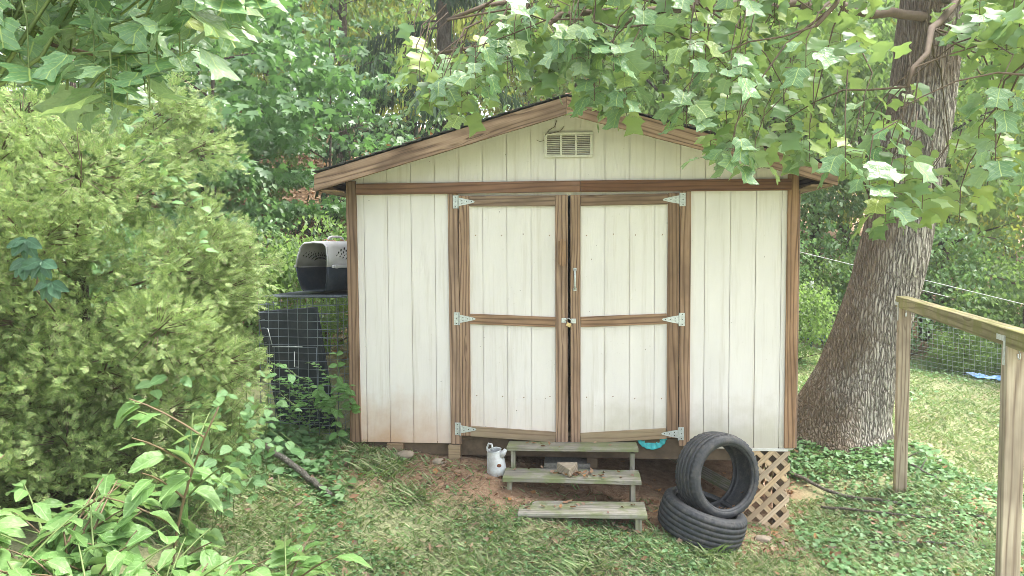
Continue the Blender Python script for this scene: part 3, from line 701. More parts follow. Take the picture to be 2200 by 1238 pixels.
# ------------------------------------------------------------------ dog crate and carrier
CX0, CX1, CY0, CY1, CZ0, CZ1 = -2.93, -2.16, .30, 1.35, -.07, 1.235
crate = thing('wire_dog_crate', ((CX0+CX1)/2, (CY0+CY1)/2, CZ0), 'tall dark wire dog crate with a black pan inside beside the shed', 'dog crate')
# crate is turned slightly so that its right side shows
cm4 = Matrix.Translation(((CX0+CX1)/2, CY0, 0)) @ Matrix.Rotation(R(-7), 4, 'Z') @ Matrix.Translation((-(CX0+CX1)/2, -CY0, 0))
def wire_panel(name, o, u, v, W_, H_, nu, nv, r=.0024, fr=.0045):
    t = Tubes(); o, u, v = Vector(o), Vector(u), Vector(v)
    P = lambda a_, b_: cm4 @ (o+u*a_+v*b_)
    for k in range(nu+1):
        a_ = W_*k/nu; rr = fr if k in (0, nu) else r
        t.add([P(a_, 0), P(a_, H_)], rr, 5, False)
    for k in range(nv+1):
        b_ = H_*k/nv; rr = fr if k in (0, nv) else r
        t.add([P(0, b_), P(W_, b_)], rr, 5, False)
    return t.obj(name, WIRE, crate)
w_, h_, d_ = CX1-CX0, CZ1-CZ0, CY1-CY0
wire_panel('front_panel', (CX0, CY0, CZ0), (1, 0, 0), (0, 0, 1), w_, h_, 8, 18)
wire_panel('back_panel', (CX0, CY1, CZ0), (1, 0, 0), (0, 0, 1), w_, h_, 8, 18)
wire_panel('side_panel', (CX0, CY0, CZ0), (0, 1, 0), (0, 0, 1), d_, h_, 8, 18)
wire_panel('side_panel', (CX1, CY0, CZ0), (0, 1, 0), (0, 0, 1), d_, h_, 8, 18)
wire_panel('top_panel', (CX0, CY0, CZ1), (1, 0, 0), (0, 1, 0), w_, d_, 24, 8)
# door outline and latch on the front
t = Tubes(); P = lambda x, z: cm4 @ Vector((x, CY0-.008, z))
t.add([P(-2.78, .10), P(-2.78, .78), P(-2.36, .78), P(-2.36, .10), P(-2.78, .10)], .004, 5); t.obj('crate_door', WIRE, crate)
t = Tubes(); t.add([P(-2.80, .80), P(-2.84, .95)], .004, 5); t.add([P(-2.58, .74), P(-2.58, .60), P(-2.54, .60)], .004, 5); t.add([P(-2.80, .78), P(-2.50, .785)], .004, 5); t.obj('latch', GALV, crate)
bm = bmesh.new(); bm_box(bm, (0, 0, 0), (.60, .02, 1.17), Matrix.Rotation(R(-5), 3, 'Y'), .004)
bm_box(bm, (.29, -.015, 0), (.02, .03, 1.17), Matrix.Rotation(R(-5), 3, 'Y'), .004)
bmobj('plastic_pan', bm, PAN, crate, cm4 @ Matrix.Translation((-2.64, .47, .54)) @ Matrix.Rotation(R(8), 4, 'X'))
bm = bmesh.new(); bm_box(bm, ((CX0+CX1)/2, (CY0+CY1)/2+.12, CZ1+.006), (w_*.96, d_*.6, .006)); bmobj('roof_sheet', bm, PAN, crate, cm4)

# plastic pet carrier on the crate
CM = Matrix.Translation((-2.52, .62, CZ1+.015)) @ Matrix.Rotation(R(-24), 4, 'Z') @ Matrix.Scale(1.07, 4)
car = thing('pet_carrier', CM.translation, 'grey and navy plastic pet carrier without a door on top of the wire crate', 'pet carrier')
def ring_pts(wb, wm, wt, h0, h1, zlo, zhi, rt=.07, rb=.035, part='top', n=6):
    """open section: half shell as XZ polyline, from left seam over/under to right seam"""
    out = []
    zs = .235
    if part == 'top':
        out.append((-wm, zs)); out.append((-(wm*.6+wt*.4), zs+(zhi-zs)*.45))
        for k in range(n+1):
            th = math.pi-math.pi/2*k/n; out.append((-wt+rt+rt*math.cos(th), zhi-rt+rt*math.sin(th)))
        out.append((0, zhi+.006))
        for k in range(n+1):
            th = math.pi/2-math.pi/2*k/n; out.append((wt-rt+rt*math.cos(th), zhi-rt+rt*math.sin(th)))
        out.append(((wm*.6+wt*.4), zs+(zhi-zs)*.45)); out.append((wm, zs))
    else:
        out.append((-wm, zs)); out.append((-(wm*.5+wb*.5), zs*.45))
        for k in range(n+1):
            th = math.pi+math.pi/2*k/n; out.append((-wb+rb+rb*math.cos(th), zlo+rb+rb*math.sin(th)))
        for k in range(n+1):
            th = 1.5*math.pi+math.pi/2*k/n; out.append((wb-rb+rb*math.cos(th), zlo+rb+rb*math.sin(th)))
        out.append(((wm*.5+wb*.5), zs*.45)); out.append((wm, zs))
    return out
LEN = .66
def shell(part, mat, name):
    secs = []
    # y runs back from the open front; the mouth is narrower and slopes
    for y, k in ((0, .86), (.012, .90), (.05, .985), (.12, 1.0), (.5, 1.0), (.60, .97), (.65, .9), (LEN, .8)):
        secs.append((y, ring_pts(.165*k, .215*k, .185*k, 0, 0, .02+.10*(1-k)*0, .455-.10*(1-k), part=part)))
    m_ = len(secs[0][1]); V = []; Fs = []
    for y, pts in secs:
        for x, z in pts: V.append((x, y+(.03*(z-.235)/.2 if y < .05 else 0)*(1 if z > .235 else -.6), z))
    for i in range(len(secs)-1):
        for k in range(m_-1): Fs.append((i*m_+k, i*m_+k+1, (i+1)*m_+k+1, (i+1)*m_+k))
    Fs.append(tuple((len(secs)-1)*m_+k for k in range(m_)))
    me = pymesh(name, V, Fs, mat, True); o = link(name, me, car, CM)
    md = o.modifiers.new('solid', 'SOLIDIFY'); md.thickness = .006; md.offset = -1
    return o
top = shell('top', GREYPL, 'upper_shell'); low = shell('bottom', NAVYPL, 'lower_shell')
# seam flange with clips
for sg in (-1, 1):
    bm = bmesh.new(); bm_box(bm, (sg*.222, .31, .237), (.026, .58, .026), None, .004); bmobj('seam_flange', bm, GREYPL, top, CM)
    for yy in (.06, .22, .40, .56):
        bm = bmesh.new(); bm_box(bm, (sg*.236, yy, .237), (.01, .035, .034), None, .003); bmobj('clip', bm, NAVYPL if yy > .1 else GREYPL, low, CM)
t = Tubes()
ptsm = ring_pts(.165*.87, .215*.87, .185*.87, 0, 0, .02, .455-.013, part='top'); t.add([CM @ Vector((x, -.004+.03*(z-.235)/.2, z)) for x, z in ptsm], .008, 6); t.obj('mouth_rim', GREYPL, top)
t = Tubes(); ptsm = ring_pts(.165*.87, .215*.87, .185*.87, 0, 0, .02, .455-.013, part='bottom'); t.add([CM @ Vector((x, -.004-.018*(z-.235)/.2, z)) for x, z in ptsm], .006, 6); t.obj('mouth_rim', NAVYPL, low)
# vent slots fan on both sides
for sg in (-1, 1):
    bm = bmesh.new()
    for r_ in range(5):
        for c_ in range(11):
            th = R(25+13*c_); yy = .32+(.05+.028*r_)*math.cos(th)*1.5; zz = .28+(.03+.024*r_)*math.sin(th)
            if zz > .405: continue
            f_ = (zz-.235)/(.455-.235); xx = sg*(.215-(.215-.185)*min(1, f_*1.35))
            bm_box(bm, (xx+sg*.0005, yy, zz), (.011, .008, .020), Matrix.Rotation(-(th-R(90))*.8, 3, 'X'))
    bmobj('vent_slot', bm, DARK, top, CM)
t = Tubes(); t.add([CM @ Vector(p) for p in ((0, .20, .462), (0, .22, .492), (0, .26, .502), (0, .36, .502), (0, .40, .492), (0, .42, .462))], .011, 8); t.obj('carry_handle', GREYPL, top)

# ------------------------------------------------------------------ hand rail
rail = thing('timber_railing', (2.5, -1.0, -.55), 'mossy square timber handrail on two posts with steel brackets', 'railing')
A = Vector((2.80, .55, 1.185)); B = Vector((2.20, -2.62, 1.175))
dv = (B-A).normalized()
board('top_rail', rail, A, B+dv*.6, .095, .095, WOOD_RAIL, warp=.003)
for tt in (.10, 2.62):
    q = A+dv*tt; gzz = g1(q.x, q.y)
    board('post', rail, (q.x, q.y, gzz-.25), (q.x, q.y, 1.137), .092, .092, WOOD_POST, tuple(Vector((0, 0, 1)).cross(dv)), warp=.003)
    sd_ = Vector((0, 0, 1)).cross(dv).normalized(); sd_ = -sd_ if sd_.x > 0 else sd_
    bm = bmesh.new()
    ql = q+sd_*.0485
    br = Matrix((dv, sd_, Vector((0, 0, 1)))).transposed()
    bm_box(bm, (ql.x, ql.y, 1.105), (.03, .004, .16), br, .001)
    c2 = ql-dv*.045; bm_box(bm, (c2.x+sd_.x*.004, c2.y+sd_.y*.004, 1.17), (.12, .003, .03), br, .001)
    bmobj('bracket', bm, GALV, rail)
    t = Tubes(); q2 = q+dv*.07
    t.add([(q2.x, q2.y, 1.135), (q2.x, q2.y, 1.10)]+[(q2.x+.018*math.sin(a_)*dv.x, q2.y+.018*math.sin(a_)*dv.y, 1.085+.018*math.cos(a_)) for a_ in np.linspace(0, 5.2, 9)], .003, 5); t.obj('hook', GALV, rail)

# ------------------------------------------------------------------ wire fence
fence = thing('wire_fence', (4.6, 6.0, -.3), 'sagging wire mesh fence on green steel posts at the lawn edge', 'fence')
FP = [(-.5, 9.6), (2.2, 8.7), (4.1, 7.35), (5.15, 6.3), (6.4, 5.0), (7.7, 3.7), (9.4, 2.2)]
FH = .92
t = Tubes(); nk = 0
for (xa, ya), (xb, yb) in zip(FP[:-1], FP[1:]):
    L = math.hypot(xb-xa, yb-ya); n = max(2, int(L/.075))
    za, zb_ = g1(xa, ya), g1(xb, yb)
    for k in range(n):
        s_ = k/n; x, y = xa+(xb-xa)*s_, ya+(yb-ya)*s_; z = za+(zb_-za)*s_; sg = -.05*math.sin(s_*math.pi)
        t.add([(x, y, z-.05), (x, y, z+FH+sg)], .0022, 3, False)
    for j in range(13):
        hh = FH*j/12; pts = []
        for k in range(9):
            s_ = k/8; pts.append((xa+(xb-xa)*s_, ya+(yb-ya)*s_, za+(zb_-za)*s_+hh-.05*math.sin(s_*math.pi)*hh/FH))
        t.add(pts, .0034 if j == 12 else .0022, 3, False)
t.obj('wire_mesh', FWIRE, fence, False)
for x, y in FP:
    z = g1(x, y); bm = bmesh.new(); bm_box(bm, (x, y-.012, z+.5), (.035, .006, 1.3)); bm_box(bm, (x, y+.006, z+.5), (.006, .03, 1.3))
    po = bmobj('steel_post', bm, TPOST, fence)
    box('insulator_cap', po, x-.03, x+.03, y-.035, y+.03, z+1.12, z+1.24, WHITEPL, .004); box('clip', po, x-.035, x+.03, y-.03, y-.018, z+.93, z+.97, YELL, .002)
for i, (nm, pts, lb) in enumerate((('long', [(1.0, 5.2, 2.1), (2.9, 4.0, 1.60), (3.65, 4.0, 1.41), (4.51, 4.0, 1.22), (5.77, 4.0, .90), (8.2, 3.6, .45)], 'long pale cable sagging across the woods behind the leaning trunk'), ('short', [(3.7, 4.3, 1.30), (4.46, 4.1, 1.10), (4.86, 4.05, .99)], 'short pale cable end just below the long cable'))):
    t = Tubes(); t.add(pts, .0055, 6); o = t.obj('cable', CABLE, None); meta(o, lb, 'cable')
def tarp(c, sx, sy, label, seed):
    n = 14; V = []; Fs = []
    for i in range(n):
        for j in range(n):
            x = c[0]+sx*(i/(n-1)-.5); y = c[1]+sy*(j/(n-1)-.5); x += .1*mnoise.noise(Vector((i*.5, j*.5, seed)))
            V.append((x, y, g1(x, y)+.06+.10*abs(mnoise.noise(Vector((i*.6, j*.6, seed+3))))))
    for i in range(n-1):
        for j in range(n-1): Fs.append((i*n+j, (i+1)*n+j, (i+1)*n+j+1, i*n+j+1))
    o = link('tarp', pymesh('tarp', V, Fs, TARP)); meta(o, label, 'tarp')
    md = o.modifiers.new('solid', 'SOLIDIFY'); md.thickness = .004
tarp((4.35, 8.6), 1.3, .6, 'crumpled blue tarp on the ground past the first fence post', 2)
tarp((6.5, 5.8), .9, .35, 'scrap of blue and white tarp along the foot of the fence', 5)

# ------------------------------------------------------------------ leaf shapes
def leaf_shape(half, mid, fold=.18, curl=.15, ncol=2):
    """half outline [(x,y)] from base to tip, spine ys; returns verts, tris (both halves folded along the midrib)"""
    V = []; T = []
    def z(x, y): return fold*abs(x)-curl*y*y
    sp = [(0, y) for y in mid]
    for p in sp: V.append((p[0], p[1], z(*p)))
    for sg in (1, -1):
        o = len(V); pts = half
        for x, y in pts: V.append((sg*x, y, z(x, y)))
        # strip between spine and outline: merge walk
        i = j = 0
        while i < len(sp)-1 or j < len(pts)-1:
            adv_s = j == len(pts)-1 or (i < len(sp)-1 and sp[i+1][1] <= pts[j+1][1])
            tri = (i, i+1, o+j) if adv_s else (i, o+j+1, o+j)
            if adv_s: i += 1
            else: j += 1
            T.append(tri[::-1] if sg > 0 else tri)
    return np.array(V, float), np.array(T, int)
def recurl(V, a, b, c, seed):
    r_ = random.Random(seed); V = V.copy()
    V[:, 2] += a*np.sin(V[:, 0]*5+r_.random()*6)*.06+b*V[:, 0]*V[:, 1]*.35+c*(V[:, 1]**2)*.3
    V[:, 2] += .035*np.sin(V[:, 0]*13+V[:, 1]*9+r_.random()*6)
    V[:, 0] *= r_.uniform(.88, 1.1); return V
TULIP_H = [(.02, .0), (.20, -.05), (.36, .02), (.52, .20), (.60, .33), (.42, .40), (.36, .52), (.40, .68), (.50, .92), (.30, .90), (.14, .86), (.0, .80)]
TV, TT = leaf_shape(TULIP_H, [0, .2, .4, .6, .8], .16, .20)
MAPLE_H = [(.02, 0), (.22, -.10), (.18, .06), (.48, .12), (.40, .30), (.62, .55), (.34, .55), (.22, .52), (.22, .74), (.10, .78), (0, 1.05)]
MV, MT_ = leaf_shape(MAPLE_H, [0, .5, 1.05], .14, .22)
OVATE_H = [(.02, 0), (.16, .10), (.25, .30), (.27, .48), (.21, .70), (.10, .88), (0, 1.0)]
OV, OT = leaf_shape(OVATE_H, [0, .33, .66, 1.0], .22, .22)
HEART_H = [(.02, .0), (.25, -.12), (.45, .05), (.47, .3), (.30, .62), (.12, .85), (0, .95)]
HV, HT = leaf_shape(HEART_H, [0, .45, .95], .2, .15)
FARV = np.array([(0, 0, 0), (-.32, .45, .10), (0, 1, -.12), (.32, .45, .10)], float); FART = np.array([(0, 3, 2), (0, 2, 1)])
OVL = np.array([(0, 0, 0), (-.26, .3, .07), (-.22, .68, .02), (0, 1, -.12), (.22, .68, .02), (.26, .3, .07), (0, .5, -.03)], float); OVLT = np.array([(0, 6, 1), (1, 6, 2), (2, 6, 3), (3, 6, 4), (4, 6, 5), (5, 6, 0)])
def mesh_variants(name, V, T, mat, k, amt=1.0):
    return [npmesh(name, recurl(V, random.uniform(-1, 1)*amt, random.uniform(-1, 1)*amt, random.uniform(-1, .4)*amt, i), T, mat, True) for i in range(k)]

def place_leaves(root, name, meshes, pos, rot, sc):
    for i in range(len(pos)):
        o = bpy.data.objects.new(name, meshes[i % len(meshes)]); COL.objects.link(o); par(o, root, mat4(rot[i], pos[i], float(sc[i])))

# ------------------------------------------------------------------ big leaning tulip tree
tul = thing('tulip_tree', (2.78, 2.0, -.3), 'large leaning tulip tree with furrowed bark and boughs hanging over the shed', 'tree')
cl = [(2.70, 2.0, -.55), (2.74, 2.0, -.30), (2.80, 2.0, -.12), (2.96, 2.0, .32), (3.11, 2.0, .82), (3.25, 2, 1.32), (3.35, 2, 1.81), (3.42, 2, 2.3), (3.54, 2, 3.02), (3.65, 2, 4.21), (3.8, 2, 6.0), (3.95, 2.05, 8.0), (4.1, 2.1, 10.5)]
rd = [.64, .52, .46, .40, .365, .345, .335, .325, .318, .312, .29, .25, .18]
def smooth_path(pts, rads, n):
    pts = np.array(pts, float); s_ = np.r_[0, np.cumsum(np.linalg.norm(np.diff(pts, axis=0), axis=1))]; u = np.linspace(0, s_[-1], n)
    out = np.stack([np.interp(u, s_, pts[:, k]) for k in range(3)], 1); rr = np.interp(u, s_, rads)
    for _ in range(6):
        out[1:-1] = out[1:-1]*.5+(out[:-2]+out[2:])*.25; rr[1:-1] = rr[1:-1]*.5+(rr[:-2]+rr[2:])*.25
    return out, rr
cp2, rr2 = smooth_path(cl, rd, 260)
nseg = 200; V = []; Fs = []
for i in range(len(cp2)):
    for k in range(nseg):
        th = 2*math.pi*k/nseg; c_, s_ = math.cos(th), math.sin(th)
        base_f = max(0, 1-i/22.)
        r_ = rr2[i]*(1+.16*base_f*max(0, math.cos(th*4+.7))**2)
        zl = cp2[i][2]
        w1 = mnoise.noise(Vector((c_*2.2, s_*2.2, zl*.8)))
        ph = th*26+w1*4.0+1.2*math.sin(zl*2.3+k*.05)
        rg = (1-abs(math.sin(ph)))**1.4
        brk = .5+.5*mnoise.noise(Vector((c_*9, s_*9, zl*3.5)))
        r_ += -.020*rg*(.45+brk)+.010*mnoise.noise(Vector((c_*5, s_*5, zl*3)))
        V.append((cp2[i][0]+r_*c_, cp2[i][1]+r_*s_, zl-.12*c_*(1 if i < 90 else .5)*rr2[i]))
for i in range(len(cp2)-1):
    for k in range(nseg): Fs.append((i*nseg+k, i*nseg+(k+1) % nseg, (i+1)*nseg+(k+1) % nseg, (i+1)*nseg+k))
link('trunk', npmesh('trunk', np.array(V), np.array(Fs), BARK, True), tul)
t = Tubes(); t.add([(3.1, 1.9, 2.15), (2.98, 1.85, 2.35), (2.92, 1.82, 2.62), (2.90, 1.82, 2.80)], [.07, .055, .045, .04], 10); t.obj('broken_stub', BARK2, tul)
LIMBS = [
 [(3.65, 1.9, 4.6), (2.6, .9, 4.45), (1.5, -.3, 4.0), (.6, -1.1, 3.55), (-.2, -1.7, 3.25), (-.75, -2.0, 2.95)],
 [(3.62, 1.9, 4.3), (2.6, .3, 3.95), (1.6, -.9, 3.55), (.9, -1.6, 3.2), (.2, -2.1, 2.85)],
 [(3.7, 1.8, 4.8), (2.8, .2, 4.3), (2.1, -1.0, 3.8), (1.6, -1.8, 3.3), (1.2, -2.2, 2.8)],
 [(3.7, 1.8, 4.2), (3.1, .4, 3.9), (2.5, -.9, 3.4), (2.0, -1.7, 2.9), (1.7, -2.1, 2.5)],
 [(3.7, 1.8, 5.2), (3.6, .3, 4.5), (3.0, -.9, 3.8), (2.5, -1.8, 3.1), (2.2, -2.3, 2.5)],
 [(3.6, 1.9, 4.0), (2.2, .6, 3.75), (.9, -.6, 3.42), (-.1, -1.2, 3.2), (-.9, -1.5, 2.9)],
 [(3.7, 2.1, 5.6), (4.6, 1.2, 5.0), (5.0, 0, 4.2), (4.6, -1.0, 3.4)],
 [(3.8, 2.3, 5.6), (5.2, 3, 5.8), (6.4, 3.6, 5.6)], [(3.75, 2.1, 5.8), (2.2, 3.2, 6.2), (.8, 4, 6.2)]]
LS = []
for lb in LIMBS:
    p2, r2_ = smooth_path(lb, np.linspace(.05, .01, len(lb)), 26)
    p2[4:-1] += rng.normal(0, .025, (len(p2)-5, 3))
    t = Tubes(); t.add(p2, list(r2_), 8); t.obj('limb', TWIG, tul); LS.append(p2)
LSA = np.concatenate([q[8:] for q in LS[:7]])
# foliage envelope (lower edge of the hanging boughs), in the plane y = -1.9
LOWX = [-1.0, -.93, -.84, -.67, -.5, -.34, -.16, .03, .11, .4, .61, .74, .97, 1.04, 1.22, 1.40, 1.55, 1.8, 2.13, 2.26, 2.41, 2.7]
LOWZ = [2.75, 2.50, 2.44, 2.36, 2.52, 2.66, 2.48, 2.50, 2.36, 2.44, 2.28, 2.08, 2.05, 2.18, 1.98, 2.10, 1.70, 1.72, 1.72, 1.98, 1.85, 2.2]
def bough_clusters(n):
    out = []
    while len(out) < n:
        x = rng.uniform(-.98, 2.65); y = rng.uniform(-2.4, -1.0); lo = np.interp(x, LOWX, LOWZ)
        hi = 3.30+.10*(y+1.9); 
        z = lo+.015+(hi-lo)*rng.random()**1.25
        if 1.55 < x < 2.15 and z > 2.15 and rng.random() < .75: continue
        if x > 1.2 and 1.95 < z < 3.0 and rng.random() < .35: continue
        if x < -.1 and z > lo+.32 and rng.random() < .8: continue
        # keep the boughs' outline at this depth where it is seen against the wall
        k = (y+6.2169)/(4.317); out.append((-.0203+(x+.0203)*k, y, 1.6688+(z-1.6688)*k))
    return np.array(out)
def hang_leaves(cl_, per, smin, smax, twigs, limbs, flatr=(.3, 1.5), bias=.45, side=(.12, .1, .42)):
    P = []; D = []; Nn = []; Sc = []
    for c in cl_:
        d2 = ((limbs-c)**2).sum(1)+np.where(limbs[:, 2] < c[2]+.05, 50, 0); b = limbs[rng.choice(np.argsort(d2)[:22])]
        b = np.asarray(b); top_ = c+np.array([0, 0, .16])
        mid = (b+top_)/2+np.array([0, 0, .12*np.linalg.norm(b-top_)])
        if np.linalg.norm(b-top_) < .95 and rng.random() < .7: twigs.add([tuple(b), tuple((b+mid)/2+rng.normal(0, .02, 3)), tuple(mid), tuple((mid+top_)/2+rng.normal(0, .02, 3)), tuple(top_), tuple(c)], [.007, .006, .005, .004, .003, .002], 4, False)
        else: twigs.add([tuple(c+rng.normal(0, .06, 3)+np.array(side)), tuple(top_+np.array(side)*.3+rng.normal(0, .02, 3)), tuple(top_), tuple(c)], [.004, .0035, .003, .002], 4, False)
        n = int(rng.integers(per[0], per[1]+1)); a0 = rng.uniform(0, 6.28)
        for k in range(n):
            th = a0+k*2.4+rng.normal(0, .3); rad = np.array([math.cos(th), math.sin(th)-bias, 0]); rad /= np.linalg.norm(rad)+1e-6
            hgt = c+np.array([0, 0, .16*(k/n)])
            pl_ = rng.uniform(.05, .10); bp = hgt+rad*pl_*.9+np.array([0, 0, -pl_*.2+.02])
            twigs.add([tuple(hgt), tuple((hgt+bp)/2+np.array([0, 0, .012])), tuple(bp)], .0016, 3, False)
            dr = rng.uniform(*flatr); d = rad*1.0+np.array([0, 0, -dr])+rng.normal(0, .22, 3)
            nn = np.array([0, 0, 1.0])+rad*dr*.9+rng.normal(0, .3, 3)
            P.append(bp); D.append(d); Nn.append(nn); Sc.append(rng.uniform(smin, smax))
    P = np.array(P); return P, frames(np.array(D), np.array(Nn)), np.array(Sc)
tw = Tubes(); P_, R_, S_ = hang_leaves(bough_clusters(230), (4, 7), .075, .135, tw, LSA)
tw.obj('twig', TWIG, tul)
order = np.argsort(P_[:, 1]-S_*4)
sel = order[:300]; rest = order[300:]
TM = mesh_variants('leaf', TV, TT, L_TULIP, 10)
place_leaves(tul, 'leaf', TM, P_[sel], R_[sel], S_[sel])
VV, FF = scatter(recurl(TV, .5, .3, -.5, 3), TT, P_[rest], R_[rest], S_[rest])
# more of the same foliage further back and up round the limbs
def cloud(n_cl, per, cfun, rc, flat, smin, smax, droop=.5):
    C = np.array([cfun() for _ in range(n_cl)]); C = np.repeat(C, per, 0); n = len(C)
    off = unit(n)*(rng.random((n, 1))**.5)*rc; off[:, 2] *= flat; P = C+off
    th = rng.uniform(0, 2*np.pi, n); d = np.stack([np.cos(th), np.sin(th), -droop*rng.uniform(.2, 1.8, n)], 1)
    nn = np.array([0, 0, 1.0])+rng.normal(0, .38, (n, 3)); nn += d*np.array([.6, .6, 0])*droop
    return P, frames(d, nn), rng.uniform(smin, smax, n)
def back_c():
    while True:
        q = LSA[rng.integers(len(LSA))]; p = q+rng.normal(0, .42, 3)
        lo = np.interp(p[0]*.9, LOWX, LOWZ)
        k = (p[1]+6.2169)/4.317
        if (p[2]-1.6688)/k+1.6688 > lo+.35 and p[1] > -2.3 and (p[0] > .25 or rng.random() < .12) and not (1.5 < p[0]/k < 2.15 and rng.random() < .85): return p
P2, R2_, S2 = cloud(150, 9, back_c, .28, .6, .08, .13)
V2, F2 = scatter(recurl(TV, -.5, .4, -.3, 4), TT, P2, R2_, S2)
def hi_c(): return np.array([rng.normal(3.9, 2.0), rng.normal(2.8, 1.4), rng.uniform(4.6, 9.5)])
P3, R3, S3 = cloud(60, 12, hi_c, .5, .5, .12, .17)
V3, F3 = scatter(TV, TT, P3, R3, S3)
allV = np.concatenate([VV, V2, V3]); allF = np.concatenate([FF, F2+len(VV), F3+len(VV)+len(V2)])
fo = link('foliage', npmesh('foliage', allV, allF, L_TULIPF, True), tul); fo['kind'] = 'stuff'
# sprouts hanging in front of the leaning trunk
# ------------------------------------------------------------------ young tulip tree reaching in on the left
tl = thing('tulip_sapling', (-3.3, -4.3, .15), 'young tulip tree with large leaves arching over the cedar', 'tree')
p2, r2_ = smooth_path([(-3.3, -4.3, -.2), (-3.25, -4.3, 1.5), (-3.2, -4.25, 3.2), (-3.1, -4.2, 4.6)], [.07, .06, .045, .02], 30)
t = Tubes(); t.add(p2, list(r2_), 10); t.obj('trunk', BARK2, tl)
LB = [[(-3.22, -4.25, 2.0), (-2.6, -4.2, 2.35), (-2.0, -4.1, 2.38), (-1.7, -4.05, 2.32), (-1.5, -4.0, 2.27)], [(-3.2, -4.25, 2.5), (-2.5, -3.9, 2.75), (-1.95, -3.75, 2.74), (-1.6, -3.65, 2.68)], [(-3.2, -4.25, 1.8), (-2.6, -4.3, 2.1), (-2.1, -4.3, 2.22), (-1.7, -4.2, 2.12)]]
LA = []
for lb in LB:
    q2, s2 = smooth_path(lb, np.linspace(.022, .005, len(lb)), 20); t = Tubes(); t.add(q2, list(s2), 6); t.obj('branch', TWIG, tl); LA.append(q2)
LA = np.concatenate([q[5:] for q in LA])
LLX = [-2.1, -1.83, -1.74, -1.57, -1.46, -1.33, -1.30, -1.2, -1.10, -1.01, -.97]; LLZ = [2.10, 2.10, 2.08, 2.05, 2.0, 2.0, 2.12, 2.13, 2.23, 2.24, 2.45]
Cs = []
while len(Cs) < 140:
    x = rng.uniform(-2.1, -.98); lo = np.interp(x, LLX, LLZ); y = rng.uniform(-4.3, -3.4); k = (y+6.2169)/2.217
    z = lo+.05+rng.random()**1.1*(2.62-lo); Cs.append((-.0203+(x+.0203)*k, y, 1.6688+(z-1.6688)*k))
tw = Tubes(); P_, R_, S_ = hang_leaves(np.array(Cs), (2, 4), .075, .14, tw, LA, flatr=(.25, 1.0), bias=1.0, side=(-.3, .1, .06)); tw.obj('twig', STEM, tl)
# flatter, roof-like presentation
place_leaves(tl, 'leaf', TM, P_, R_, S_)

# ------------------------------------------------------------------ red cedar on the left
ced = thing('red_cedar', (-3.3, -1.6, .03), 'broad yellow-green red cedar bush filling the bank left of the crate', 'tree')
t = Tubes(); tp, tr_ = smooth_path([(-3.3, -1.6, -.2), (-3.28, -1.6, .8), (-3.3, -1.55, 2.0), (-3.35, -1.5, 3.0)], [.07, .055, .04, .012], 24); t.add(tp, list(tr_), 10); t.obj('trunk', BARK2, ced)
# spray template: a flat feathery fan of narrow scales
def spray():
    V = []; T = []
    def blade(p, d, L, w):
        p = np.array(p, float); d = np.array(d, float); d /= np.linalg.norm(d); sd = np.cross(d, (0, 0, 1)); sd /= np.linalg.norm(sd)+1e-9
        o = len(V); V.extend([p, p+d*L*.5+sd*w*.42, p+d*L, p+d*L*.5-sd*w*.42]); T.extend([(o, o+1, o+2), (o, o+2, o+3)])
    blade((0, 0, 0), (0, 1, -.05), 1.0, .10)
    for k in range(4):
        y = .15+.2*k
        for sg in (-1, 1):
            L = .46*(1-.4*abs(y-.4)); blade((0, y, 0), (sg*.75, .75, random.uniform(-.3, .4)), L, .13)
            if k == 1: blade((sg*L*.38, y+L*.38, 0), (sg*.1, 1, random.uniform(-.2, .4)), L*.6, .11)
    return np.array(V), np.array(T)
SPV, SPT = spray()
def cedar_r(z, th):
    zz = (z-.05)/2.75
    base = np.interp(zz, [0, .08, .25, .5, .7, .85, 1.0], [.62, .78, .94, 1.12, 1.06, .86, .42])
    return base*(1+.13*np.sin(th*3+z*2.1)+.08*np.sin(th*7-z*4.3)+.05*np.sin(th*13+z*9))
bt = Tubes(); P = []; D = []; NN = []; SC = []
lobes = []
for i in range(150):
    z = rng.uniform(.12, 2.65) if i < 110 else rng.uniform(.1, 1.5); th = rng.uniform(-math.pi*1.1, math.pi*.35) if i < 110 else rng.uniform(-math.pi, -.2); r_ = cedar_r(z, th)*rng.uniform(.72, 1.0)
    lobes.append((np.array([-3.3+r_*math.cos(th), -1.6+r_*math.sin(th)*.95, z]), np.array([math.cos(th), math.sin(th), .45]), rng.uniform(.16, .34)))
for c0_, out, lr in lobes:
    b = np.array([-3.3, -1.6, max(.1, c0_[2]-.4)]); bt.add([tuple(b), tuple((b+c0_)/2+np.array([0, 0, -.06])), tuple(c0_), tuple(c0_+out*lr*.6)], [.010, .007, .004, .002], 5, False)
    for k in range(int(34*(lr/.25)**1.6)):
        u = unit(1)[0]; u = u if u@out > -.25 else -u; rad = lr*(1-.5*rng.random()**2); c = c0_+u*rad*np.array([1, 1, .8])
        bt.add([tuple(c0_+u*rad*.25), tuple(c)], [.0035, .0012], 3, False) if k % 3 == 0 else None
        cd = u*.9+out*.4+np.array([0, 0, .25])+rng.normal(0, .25, 3); cd /= np.linalg.norm(cd)
        for q in range(9):
            P.append(c+cd*(q/9-.6)*.15+rng.normal(0, .02, 3)); D.append(cd*.9+rng.normal(0, .5, 3)); NN.append(np.array([0, -.5, 1])+rng.normal(0, .7, 3)); SC.append(rng.uniform(.038, .076))
